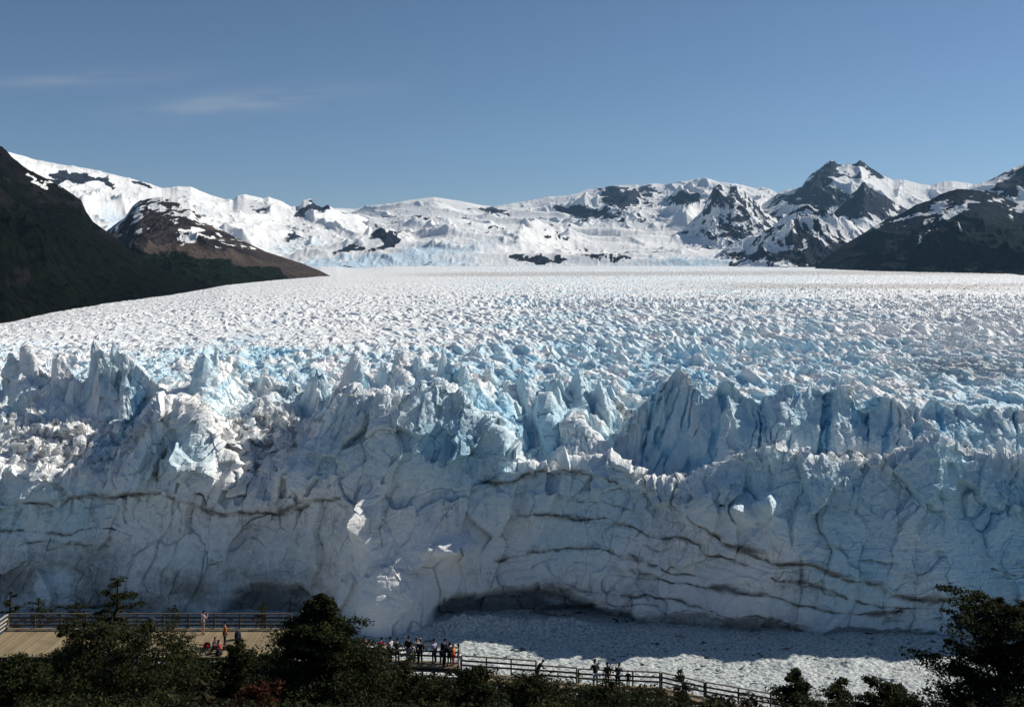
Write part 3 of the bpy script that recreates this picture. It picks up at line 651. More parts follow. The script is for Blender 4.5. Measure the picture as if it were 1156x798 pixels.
def glacier_height(X, Y):
    px = CX + F * X / Y
    pw = px + 5 * fbm2(X / 9, Y / 9, 3) * 1.0
    Yb = 136080.0 / (tab(px, BASE) - HY)
    Yb = Yb + 3.0 * fbm2(X / 26 + 3, X * 0 + 1.7, 3)
    Y1 = Yb + tab(pw, DYW)
    z1 = ZC - (tab(pw, BRINK) - HY) / F * Y1
    wl = np.maximum(1 - sstep(px, 140, 185), sstep(px, 225, 270) * (1 - sstep(px, 330, 365)))
    Y2 = Y1 + 13 + 19 * wl
    z2 = (z1 + 1.5) * (1 - wl) + (ZC - (tab(px, [(0, 458), (120, 470), (160, 468), (230, 470), (290, 452), (360, 450)]) - HY) / F * Y2) * wl
    Y3 = Y2 + tab(pw, DYR)
    amp3 = 8.0
    z3 = ZC - (tab(pw, RIDGE) - HY) / F * Y3 - 5.0 + 3.2 * sstep(px, 745, 775)
    Y4 = Y3 + 16
    zf = far_z(px, Y)
    z4 = np.minimum(far_z(px, Y4), z3 + 3)
    # wall with a slightly rounded head
    tw = np.clip((Y - Yb) / (Y1 - Yb), 0, 1)
    zw = z1 * (1 - (1 - tw) ** 1.22)
    z = np.where(Y < Yb, -3.0, zw)
    ts = np.clip((Y - Y1) / (Y2 - Y1), 0, 1)
    z = np.where(Y > Y1, z1 + (z2 - z1) * ts - 2.2 * (1 - wl) * np.sin(math.pi * ts), z)
    tr = np.clip((Y - Y2) / (Y3 - Y2), 0, 1)
    z = np.where(Y > Y2, z2 + (z3 - z2) * tr ** 0.85, z)
    tp = np.clip((Y - Y3) / 16, 0, 1)
    z = np.where(Y > Y3, z3 + (z4 - z3) * sstep(tp, 0, 1), z)
    tq = sstep(np.clip((Y - Y4) / 70, 0, 1), 0, 1)
    z = np.where(Y > Y4, z4 * (1 - tq) + zf * tq, z)
    # blades and blocks of ice
    wx = X + 3.0 * fbm2(X / 14, Y / 14, 2); wy = Y + 3.0 * fbm2(X / 14 + 40, Y / 14, 2)
    dist = Y - Y1
    m1 = fbm2(X / 140 + 9, Y / 190, 2) ; m2 = fbm2(X / 60 + 30, Y / 80 + 8, 2)
    aS = sstep(dist, -1, 4)                      # on the shelf: rubble
    aR = sstep(Y - Y2, -5, 11)                      # on the upper ridge: big blades
    aP = sstep(Y - Y3, 10, 60)                   # plateau
    right = sstep(px, 700, 760)
    gentle = sstep(px, 520, 570) * (1 - sstep(px, 690, 740))
    big = (6.0 - 2.0 * right - 1.0 * gentle) * (1 - aP) + (6.5 + 8 * m1) * aP
    band = fbm2((X + 0.15 * Y) / 240 + 3, (Y - 0.1 * X) / 60 + 7, 3); big = big * (1 - aP + aP * (0.55 + 0.95 * sstep(band, -0.12, 0.3)))
    big = big * (1 - 0.5 * sstep(Y, 480, 800)) * (1 - 0.6 * sstep(Y, 700, 2200)) * (1 - 0.55 * (1 - sstep(px, 380, 640)) * aP)
    fld = tents((wx + 0.25 * wy) / 15, wy / 20, 1, 3.2, 1.4, 0.75, 0.5)
    fldb = tents((wx - 0.2 * wy) / 34 + 5, wy / 40, 9, 2.6, 1.3, 0.8, 0.4)
    z = z + aR * (1 - aP) * (1 - right) * 4.0 * (fldb - 0.4)
    fldp = tents((wx + 0.3 * wy) / 7.5 + 3, wy / 15, 11, 3.4, 1.3, 0.7, 0.35)
    z = z + aR * aP * (1 - 0.55 * (1 - sstep(px, 380, 640))) * (2.6 + 2.6 * sstep(band, -0.1, 0.3)) * (1 - 0.45 * sstep(Y, 700, 2000)) * (fldp - 0.36)
    z = z + aR * big * (1.15 - 0.65 * aP) * (fld - 0.36)
    mid = (3.0 + 2.4 * m2) * (1 - 0.65 * sstep(Y, 600, 2200)) * (1 - 0.5 * aR * (1 - aP))
    mid = mid * (1 - 0.35 * aP) * (1 - 0.45 * (1 - sstep(px, 380, 640)) * aP)
    fld2 = tents((wx * 0.96 + wy * 0.28) / 6.5, (wy * 0.96 - wx * 0.28) / 9.5, 2, 2.6, 1.3, 0.8, 0.6)
    z = z + np.maximum(aS * 0.75, aR) * mid * (fld2 - 0.35)
    jg = 1.1 * fbm2(X / 3.1, Y / 3.1, 2)
    rows = np.where(Y.min(1) < 470)[0]
    if len(rows):
        r = slice(0, rows.max() + 1); xr, yr_, zr_, pr = X[r], Y[r], z[r].copy(), px[r]; ang = wx[r] - X[r]
        for fp, ft, fo, sl, sr, sf, sb, blunt in FINS:
            yb_ = 136080.0 / (float(tab(fp, BASE)) - HY) + float(tab(fp, DYW)) + 13 + 19 * float(max(1 - sstep(fp, 140, 185), sstep(fp, 225, 270) * (1 - sstep(fp, 330, 365)))) + fo
            xc = (fp - CX) / F * yb_; zt = ZC - (ft - HY) / F * yb_
            cols = np.where((pr[0] > fp - 75) & (pr[0] < fp + 110))[0]
            if not len(cols): continue
            cs_ = slice(cols.min(), cols.max() + 1)
            u = xr[:, cs_] - xc + 0.22 * (yr_[:, cs_] - yb_) + ang[:, cs_] * 0.5; v = yr_[:, cs_] - yb_ + jg[r][:, cs_] * 1.5
            t_ = zt - np.maximum(-u * sl, u * sr) - np.maximum(-v * sf, v * sb)
            zr_[:, cs_] = np.maximum(zr_[:, cs_], np.minimum(t_, zt - blunt - 0.25 * u + 0.5 * jg[r][:, cs_]))
        z = np.concatenate([zr_, z[r.stop:]], 0)
    near = 1 - sstep(Y, 700, 1500)
    fld3 = tents(X / 2.3 + 11, Y / 2.6, 3, 1.6, 1.1, 0.9, 0.6)
    z = z + near * np.maximum(aS, 0) * (0.35 + 1.15 * aS * (1 - aR) * (1 + 0.7 * wl)) * 1.15 * (fld3 - 0.3)
    return z, dist, Y - Y3, fld, fld2, wl
def build_glacier():
    nc = 1560
    px = np.linspace(-190, 1346, nc)
    # fine profile of every column, then rows spaced by visible length along it
    y_end = 560.0
    ns = 900
    Yb0 = 136080.0 / (tab(px, BASE) - HY) - 4.5
    s = np.linspace(0, 1, ns)[:, None] ** 1.35
    Yf = Yb0[None, :] + (y_end - Yb0)[None, :] * s
    Xf = (px - CX)[None, :] / F * Yf
    zf = glacier_height(Xf, Yf)[0]
    dz = np.abs(np.diff(zf, axis=0)); dy = np.diff(Yf, axis=0); Ym = Yf[1:]
    ds = F / Ym * np.sqrt(np.minimum(dz, dy * 9) ** 2 + (dy * 0.30) ** 2)
    cum = np.concatenate([np.zeros((1, nc)), np.cumsum(ds, 0)], 0)
    # smooth the row spacing across neighbouring columns
    k = np.exp(-np.linspace(-2, 2, 61) ** 2); k /= k.sum()
    padc = np.pad(cum, ((0, 0), (30, 30)), mode='edge')
    cs = np.zeros_like(cum)
    for q in range(61): cs += k[q] * padc[:, q:q + nc]
    nr = 760
    Yn = np.empty((nr, nc))
    for c in range(nc):
        col = cs[:, c]; Yn[:, c] = np.interp(np.linspace(0, col[-1], nr), col, Yf[:, c])
    # far rows: even steps of 1/Y
    nf = 560
    inv = np.linspace(1 / y_end, 1 / 9500.0, nf + 1)[1:]
    Yn = np.concatenate([Yn, np.repeat((1 / inv)[:, None], nc, 1)], 0)
    nr = nr + nf
    X = (px - CX)[None, :] / F * Yn
    Z, dist, d3, fld, fld2, wlg = glacier_height(X, Yn)
    P = np.stack([X, Yn, Z], -1).astype(np.float64)
    pyv = HY + (ZC - Z) / Yn * F; pxv = np.repeat(px[None, :], nr, 0)
    N = grid_normals(P)
    # ---- broken relief pushed out along the normals of the near part
    m = Yn < y_end + 80
    idx = np.where(m)
    x, y, z = X[idx].astype(np.float32), Yn[idx].astype(np.float32), Z[idx].astype(np.float32)
    q, qy, di, d3v = pxv[idx], pyv[idx], dist[idx], d3[idx]
    wob = fbm3(x / 11, y / 11, z / 11, 3)
    f1, e1 = facets3((x - 0.2 * z) / 10 + wob * 0.4, y / 13, z / 19 + wob * 0.3, 1.7)
    f2, e2 = facets3((x - 0.2 * z) / 3.8 + wob * .6, y / 4.4 + 5, z / 7.5 + wob * .5, 1.6)
    f3, e3 = facets3(x / 1.5 + 4, y / 1.5, z / 1.7 + wob, 1.2)
    wallm = 1 - sstep(di, -4, 6)                                   # 1 on the lower wall
    calm = wallm * sstep(qy, 560, 620)                              # compact ice low on the wall
    D = 2.2 * fbm3(x / 30 + 5, y / 30, z / 24, 3) * wallm
    D = D + 2.1 * f1 * (0.45 + 0.55 * wallm) * (1 - 0.45 * calm)
    wlv = wlg[idx]; rub = np.exp(-((di - 5 - 10 * wlv) / (9 + 9 * wlv)) ** 2)
    D = D + 0.5 * (np.abs(vn3(x / 6 + wob, y / 6, z / 16 + wob)) - 0.25) * wallm
    D = D + (0.62 + 0.9 * wlv * rub + 0.7 * (1 - sstep(q, 360, 420)) * (1 - sstep(qy, 555, 580))) * f2 * (1 - 0.55 * calm) * (0.42 + 0.58 * np.maximum(wallm, rub)) * (0.45 + 0.55 * sstep(fbm3(x / 25 + 50, y / 25, z / 20, 2), -0.25, 0.3))
    D = D + 0.20 * f3 * (1 - 0.4 * calm) * (0.4 + 0.6 * np.maximum(wallm, rub))
    pm1 = sstep(fbm3(x / 20 + 33, y / 20, z / 16, 2), -0.15, 0.2); pm2 = sstep(fbm3(x / 13 + 3, y / 13, z / 10 + 8, 2), 0.0, 0.35)
    ed1 = (1 - sstep(e1, 0.0, 0.045)) * pm1; ed2 = (1 - sstep(e2, 0.0, 0.07)) * pm2
    D = D - (0.9 * ed1 * sstep(vn3(x / 7 + 9, y / 7, z / 9), -0.5, 0.2) + 0.35 * ed2) * (0.4 + 0.6 * wallm)
    # vertical flutes on the tall upper face to the right and crumbling brink
    fl = np.abs(vn2((x - z * 0.36 + 2.2 * wob) / 2.9, z / 34 + 3)) ; fl2 = np.abs(vn2((x - z * 0.26 + wob) / 6.5 + 9, z / 60 + 7))
    upper = sstep(di, 8, 14) * (1 - sstep(d3v, -1, 4)) * (0.35 + 0.65 * sstep(q, 700, 745))
    flute = upper * ((1 - sstep(fl, 0.0, 0.18)) * 1.5 * sstep(vn2(x / 9 + 3, z / 11), -0.45, 0.1) + (1 - sstep(fl2, 0.0, 0.13)) * 2.8 * sstep(vn2(x / 12 + 8, z / 16), -0.5, 0.1))
    D = D - flute
    brink = np.exp(-((di - 0.5) / 3.5) ** 2)
    D = D + brink * 1.3 * np.maximum(f2, -0.3)
    # fractures in the wall
    w1 = fbm3(x / 8 + 70, y / 8, z / 8, 3) * 4.0
    cr = np.abs(vn2((x + w1) / 13 + 0.35 * z / 13, (z + w1 * 0.6) / 34 + 20)); cr2 = np.abs(vn2((x - 0.8 * z + w1) / 19 + 50, (z + 0.5 * x + w1) / 21))
    crack = np.maximum((1 - sstep(cr, 0.0, 0.020)) * sstep(vn2(x / 17 + 7, z / 14), 0.05, 0.5), (1 - sstep(cr2, 0.0, 0.022)) * sstep(vn2(x / 15 + 90, z / 15), 0.0, 0.5)) * wallm
    D = D - 0.35 * crack
    stain_and_dark = np.maximum(0.4 * crack, wallm * np.maximum(0.30 * ed1, 0.22 * ed2) * sstep(fbm3(x / 9 + 60, y / 9, z / 9, 2), -0.35, 0.35))
    # dirt bands frozen into the wall
    bands = [([(550, 547), (590, 538), (650, 532), (690, 541), (706, 552)], 1.0), ([(585, 584), (640, 582), (690, 588), (740, 603), (790, 622), (840, 634)], .95),
             ([(560, 632), (620, 623), (670, 622), (720, 631), (760, 641), (800, 652)], .8), ([(778, 588), (800, 605), (840, 618), (870, 632), (920, 642), (960, 655), (1000, 668), (1070, 682), (1120, 676)], 1.15),
             ([(740, 652), (800, 662), (850, 672), (900, 680), (940, 690), (1020, 690)], 1.1), ([(870, 650), (900, 660), (950, 672), (1000, 684), (1050, 686)], .8), ([(-200, 600), (50, 603), (100, 597), (150, 599)], .75),
             ([(70, 566), (110, 558), (150, 560), (180, 556), (250, 582), (330, 575), (372, 562)], .9), ([(20, 618), (60, 612), (120, 620)], .6), ([(620, 560), (680, 566), (720, 580)], .35),
             ([(700, 668), (760, 680), (820, 694), (900, 704)], .8), ([(1120, 640), (1200, 655), (1340, 650)], .7), ([(380, 650), (430, 640), (470, 652)], .5), ([(200, 470), (190, 500), (182, 540)], .7)]
    jx = q + 9 * fbm3(x / 9, y / 9, z / 9, 3); jy = qy + 11 * fbm3(x / 12 + 9, y / 9, z / 9, 4)
    for pts, w in bands:
        pts = np.array(pts, float); best = np.full(q.shape, 99.0)
        for (ax, ay), (bx, by) in zip(pts[:-1], pts[1:]):
            vx, vy = bx - ax, by - ay
            t = np.clip(((jx - ax) * vx + (jy - ay) * vy) / (vx * vx + vy * vy), 0, 1)
            best = np.minimum(best, np.hypot(jx - ax - t * vx, jy - ay - t * vy))
        tone = 0.42 + 0.68 * sstep(vn2(q / 13 + w * 50, q * 0 + 3) + 0.5 * vn2(q / 4 + w * 90, qy / 5), -0.55, 0.5)
        line = np.exp(-(best / (0.55 + 0.5 * tone)) ** 2) * tone * (0.35 + 0.9 * sstep(fbm3(x / 2.6, y / 2.6, z / 2.2, 3), -0.22, 0.18)); halo = np.exp(-(best / 6) ** 2)
        stain_and_dark = np.maximum(stain_and_dark, wallm * w * (0.85 * line + (0.30 + 0.35 * sstep(vn2(q / 30 + w * 9, qy / 9), -.3, .5)) * halo)); D = D - 0.35 * line * w * wallm
    lay = tab(q, [(-200, 600), (200, 600), (380, 640), (470, 660), (560, 634), (640, 624), (720, 632), (800, 653), (900, 682), (1000, 690), (1346, 670)])
    L = jy - lay + 3 * wob; st1 = 1 - np.abs(vn2(L / 4.2, q / 90 + 4)) * 3.2; st2 = 1 - np.abs(vn2(L / 9 + 30, q / 140 + 9)) * 4.5
    lz = sstep(qy, 570, 640) * wallm * (0.35 + 0.65 * sstep(q, 540, 620)) * sstep(fbm3(x / 14 + 3, y / 14, z / 9, 3), -0.2, 0.25)
    stain_and_dark = np.maximum(stain_and_dark, lz * (0.34 * np.clip(st1, 0, 1) + 0.36 * np.clip(st2, 0, 1))); D = D - lz * (0.25 * np.clip(st1, 0, 1) + 0.5 * np.clip(st2, 0, 1))
    stain_and_dark = np.maximum(stain_and_dark, wallm * sstep(qy, 560, 650) * (1 - sstep(q, 300, 480)) * (0.46 + 0.4 * fbm3(x / 16, y / 16, z / 9, 4)))
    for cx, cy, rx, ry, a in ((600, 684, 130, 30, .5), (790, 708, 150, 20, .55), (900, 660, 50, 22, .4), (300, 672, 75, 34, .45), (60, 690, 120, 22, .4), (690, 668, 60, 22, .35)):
        stain_and_dark = np.maximum(stain_and_dark, wallm * a * np.exp(-((jx - cx) / rx) ** 2 - ((jy - cy) / ry) ** 2))  # soft darker patches low on the wall, around and above the undercuts
    ly = tab(q, [(-200, 565), (0, 570), (90, 561), (180, 556), (250, 583), (330, 575), (372, 562), (430, 575)]) + 5 * fbm3(x / 5, y / 5, z / 9, 3)
    stain_and_dark = np.maximum(stain_and_dark, 0.7 * np.exp(-((ly - jy + 2) / 2.6) ** 2) * wallm * (1 - sstep(q, 380, 430)) * sstep(fbm3(x / 5, y / 5, z / 5, 2), -0.3, 0.2))
    D = D + 3.6 * sstep(ly - jy, -1.5, 1.5) * (1 - sstep(ly - jy, 30, 90)) * wallm * (1 - sstep(q, 380, 430))
    ly = tab(q, [(500, 545), (560, 546), (650, 531), (720, 552), (780, 590), (840, 620), (920, 643), (1000, 668), (1100, 680), (1346, 660)]) + 4 * fbm3(x / 5, y / 5, z / 9, 3)
    D = D + 1.3 * sstep(ly - jy, -2.5, 2.5) * (1 - sstep(ly - jy, 20, 70)) * wallm * sstep(q, 540, 600)
    # undercuts along the waterline and knobs standing proud of the wall
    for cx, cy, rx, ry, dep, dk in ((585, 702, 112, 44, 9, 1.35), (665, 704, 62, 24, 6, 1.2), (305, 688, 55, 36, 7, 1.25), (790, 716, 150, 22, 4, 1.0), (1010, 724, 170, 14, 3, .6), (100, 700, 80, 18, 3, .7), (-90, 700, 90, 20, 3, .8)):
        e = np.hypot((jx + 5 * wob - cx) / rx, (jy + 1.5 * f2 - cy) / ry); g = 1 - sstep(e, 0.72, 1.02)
        D = D - dep * g * wallm; stain_and_dark = np.maximum(stain_and_dark, dk * g * wallm * (0.62 + 0.38 * sstep(qy, cy - 0.8 * ry, cy - 0.2 * ry)) * (0.8 + 0.5 * fbm3(x / 6, y / 6, z / 3, 3)))  # colour darkened inside each undercut, deepest towards the bottom
    for cx, cy, rx, ry, am in ((413, 592, 7, 30, 13), (507, 622, 20, 12, 11.0), (836, 575, 11, 14, 8.5), (864, 570, 7, 13, 8.0), (335, 540, 24, 20, 7), (205, 500, 42, 60, 5), (440, 700, 50, 55, 5), (200, 650, 60, 40, 3), (565, 500, 16, 34, 6), (480, 500, 40, 60, 3), (620, 470, 14, 40, 4), (650, 480, 10, 26, 4)):
        D = D + am * np.exp(-((jx - cx) / rx) ** 2 - ((jy - cy) / ry) ** 2)
    fade = 1 - sstep(y, y_end - 60, y_end + 70)
    D = D * fade * sstep(z, -2.9, -1.0)
    Dv = D[:, None] * N[idx]
    sgn = np.where(N[idx][:, 2] < 0, -1.0, 1.0)[:, None]
    P[idx] += Dv * sgn
    N2 = grid_normals(P); N2 = N2 * np.where(N2[..., 2] < 0, -1, 1)[..., None]
    # ---- colour of the ice: clear blue where it broke steeply, white and dusty where it lies flat
    steep = 1 - np.clip(N2[..., 2], 0, 1)
    lowv = fbm2(X / 33 + 4, Yn / 45, 3); low3 = fbm2(X / 55, (Z + Yn) / 50 + 60, 3)
    blue = 0.10 + 0.22 * sstep(steep, 0.15, 0.75) + (0.60 - 0.4 * sstep(Yn, 450, 650)) * sstep(0.34 - fld, 0, 0.5) * sstep(dist, 8, 20) + (0.30 - 0.12 * sstep(Yn, 450, 650)) * sstep(0.30 - fld2, 0, 0.5) * sstep(dist, 8, 20) + 0.40 * lowv + 0.02 - 0.20 * sstep(Yn, 480, 1100)
    wallg = 1 - sstep(dist, -6, 3)
    bw = 0.58 + 0.18 * sstep(560 - pyv, 0, 60) - 0.30 * (1 - sstep(pxv, 430, 640)) * sstep(pyv, 500, 580) + 0.6 * low3 + 0.30 * sstep(pyv, 640, 520) * sstep(pxv, 640, 860)
    ridge_zone = sstep(dist, 10, 20) * (1 - sstep(d3, 4, 14)); rubg = wlg * np.exp(-((dist - 14) / 16) ** 2)
    blue = blue * (1 - 0.35 * ridge_zone) + 0.02 * ridge_zone + 0.24 * sstep(Yn, 450, 600) - 0.5 * rubg - 0.12 - (0.30 * (1 - sstep(pxv, 420, 600)) + 0.22 * sstep(pxv, 900, 1020)) * sstep(Yn, 380, 430)
    for cx, cy, rx, ry, a in ((800, 490, 90, 50, .2), (640, 500, 50, 30, .4), (970, 640, 45, 40, .6), (940, 600, 40, 40, .2), (1080, 500, 60, 30, .3), (560, 480, 40, 40, .4), (300, 410, 60, 30, .35), (480, 500, 30, 20, .35), (1150, 620, 60, 80, .35), (770, 530, 60, 20, .35)):
        blue = blue + a * np.exp(-((pxv - cx) / rx) ** 2 - ((pyv - cy) / ry) ** 2) * (1 - wallg); bw = bw + a * np.exp(-((pxv - cx) / rx) ** 2 - ((pyv - cy) / ry) ** 2)
    blue = blue * (1 - wallg) + bw * wallg
    blue[idx] += upper * 0.12 + 0.6 * np.clip(flute, 0, 1.2)
    dirt = 0.20 + 0.06 * sstep(Yn, 500, 1000) + 0.40 * sstep(N2[..., 2], 0.55, 0.95) * sstep(fbm2(X / 90 + 3, Yn / 150 + 2, 3), -0.2, 0.35) * sstep(fld, 0.2, 0.7)
    dirt = dirt * (1 - 0.55 * ridge_zone)
    dirt += 0.30 * sstep(pxv, 940, 1060) * np.exp(-((pyv - 415) / 25) ** 2)
    dirt += 0.38 * np.exp(-((pxv - 90) / 120) ** 2 - ((pyv - 495) / 32) ** 2) + 0.35 * np.exp(-((pxv - 1080) / 90) ** 2 - ((pyv - 418) / 16) ** 2)
    # dusty medial stripes far up the glacier
    dirt += 0.6 * np.exp(-((pyv - 309.5 + 0.004 * (pxv - 600)) / 2.6) ** 2) * sstep(pxv, 380, 560) + 0.35 * np.exp(-((pyv - 322 - 0.02 * (pxv - 900)) / 3) ** 2) * sstep(pxv, 650, 900) + 0.2 * sstep(pyv, 345, 315) + 0.45 * np.exp(-((pyv - 327 + 0.01 * (pxv - 600)) / 2.5) ** 2) * sstep(pxv, 600, 900)
    dirt = dirt * (1 - wallg) + (0.03 + 0.55 * fbm2(X / 22, Z / 16 + 80, 4) + 0.26 * sstep(pyv, 570, 650) + 0.12 * (1 - sstep(pxv, 350, 500))) * wallg
    st = np.zeros(X.shape); st[idx] = stain_and_dark
    me = mesh_from('glacier', P.reshape(-1, 3), grid_faces(nr, nc), smooth=False)
    attr(me, 'wall', wallg); attr(me, 'blue', blue); attr(me, 'dirt', dirt); attr(me, 'stain_and_dark', st)
    tag(obj('glacier', me, ice_material()), kind='structure')
build_glacier()

# ================================================================== lake water packed with brash ice
m_water, t, b = newmat('lake_water', 0.08, 0.5); b.inputs['Base Color'].default_value = (0.03, 0.045, 0.05, 1)
t.l.new(t.bump(t.noise(t.pos(), 0.6, 4), 0.2, 0.1), b.inputs['Normal'])
xs = np.linspace(-1500, 1500, 40); ys = np.linspace(90, 700, 12)
XX, YY = np.meshgrid(xs, ys)
tag(obj('water', mesh_from('water', np.stack([XX, YY, XX * 0], -1).reshape(-1, 3), grid_faces(12, 40), True), m_water), kind='structure')
def build_brash():
    xs = np.arange(-260, 300, 0.34); ys = np.arange(205, 352, 0.34)
    X, Y = np.meshgrid(xs, ys)
    a = tents(X / 5.5, Y / 5.5, 5, 1.0, 0.9, 0.9, 0.9); c = tents(X / 1.7 + 3, Y / 1.7, 6, 0.9, 0.9, 0.9, 0.9); e = fbm2(X / 2.2, Y / 2.2, 3)
    lanes = fbm2((X + 0.4 * Y) / 55, (Y - 0.3 * X) / 16, 4)
    Z = 0.17 + 0.26 * a + 0.42 * c + 0.12 * e - 0.26 * sstep(-lanes, 0.45, 0.8) - 0.04 * sstep(fbm2(X / 4, Y / 3, 3), 0.05, 0.3) + 1.3 * sstep(a, 0.88, 1.1) * sstep(fbm2(X / 30, Y / 30 + 5, 2), 0.0, .4)
    # heap of fallen blocks in front of the undercut
    for px, Yh, rx, ry, hgt in ((590, 331, 24, 4, 3.4), (530, 333, 12, 4, 3.6), (640, 331, 9, 4, 2.2), (555, 300, 4, 3, 1.4), (890, 300, 5, 3, 1.6), (960, 302, 6, 3, 2.0)):
        x0 = (px - CX) / F * Yh
        Z = Z + hgt * np.exp(-((X - x0) / rx) ** 2 - ((Y - Yh) / ry) ** 2) * (0.75 + 0.35 * tents(X / 2.4, Y / 2.4, 8, 1.2, 1.0, 0.9, 0.8))
    m, t, b = newmat('brash_ice', 0.6, 0.3)
    n = t.noise(t.pos(), 1.1, 6, 0.7); n2 = t.noise(t.pos(), 0.09, 4, 0.6)
    c = t.mix(t.ramp(n, 0.36, 0.62), (0.22, 0.27, 0.28), (0.76, 0.76, 0.70)); c = t.mix(t.math('MULTIPLY', t.ramp(n2, 0.45, 0.7), 0.4), c, (0.55, 0.62, 0.60)); t.l.new(c, b.inputs['Base Color'])
    t.l.new(t.bump(t.noise(t.pos(), 2.5, 6, 0.7), 0.6, 0.25), b.inputs['Normal'])
    me = mesh_from('brash_ice', np.stack([X, Y, Z], -1).reshape(-1, 3), grid_faces(*X.shape), False)
    tag(obj('brash_ice', me, m), 'crushed white ice and small bergs packed on the lake below the glacier wall', 'floating ice', kind='stuff')
build_brash()

# ================================================================== mountains
def rock_material(name, rock, rock2, forest, snow=(0.88, 0.875, 0.85)):
    m, t, b = newmat(name, 0.95, 0.03)
    p = t.pos(); s = t.attr('snow'); f = t.attr('forest'); r = t.attr('tone')
    fine = t.noise(p, 0.012, 9, 0.68); fine2 = t.noise(p, 0.06, 6, 0.7)
    c = t.mix(t.ramp(t.math('ADD', r, t.math('SUBTRACT', fine, 0.5)), 0.2, 0.8), rock, rock2)
    fc = t.mix(t.ramp(fine2, 0.38, 0.62), tuple(q * 0.45 for q in forest), tuple(q * 1.9 for q in forest))
    c = t.mix(t.ramp(t.math('ADD', f, t.math('MULTIPLY', t.math('SUBTRACT', fine, 0.5), 0.8)), 0.42, 0.56), c, fc)
    sm = t.ramp(t.math('ADD', s, t.math('MULTIPLY', t.math('SUBTRACT', fine, 0.5), 1.1)), 0.46, 0.54)
    sc = t.mix(t.ramp(t.math('ADD', t.attr('iceblue'), t.math('SUBTRACT', fine2, 0.5)), 0.4, 0.9), snow, (0.58, 0.72, 0.80))
    c = t.mix(sm, c, sc)
    t.l.new(c, b.inputs['Base Color'])
    h = t.math('ADD', t.noise(p, 0.012, 9, 0.66), t.math('MULTIPLY', t.math('MULTIPLY', t.noise(t.mapping(p, (1, 0.5, 0.5)), 0.045, 4, 0.6), t.attr('iceblue')), 1.6))
    bs = t.math('ADD', t.math('MULTIPLY', t.math('SUBTRACT', 1.0, sm), 0.55), 0.22)
    n = t.node('ShaderNodeBump', Distance=38.0); t.l.new(h, n.inputs['Height']); t.l.new(bs, n.inputs['Strength'])
    n2 = t.node('ShaderNodeBump', Distance=5.0, Strength=0.8); t.l.new(t.noise(p, 0.11, 5, 0.7), n2.inputs['Height']); t.l.new(n.outputs[0], n2.inputs['Normal'])
    t.l.new(n2.outputs[0] if name.startswith('dark') else n.outputs[0], b.inputs['Normal'])
    return m
SP = []
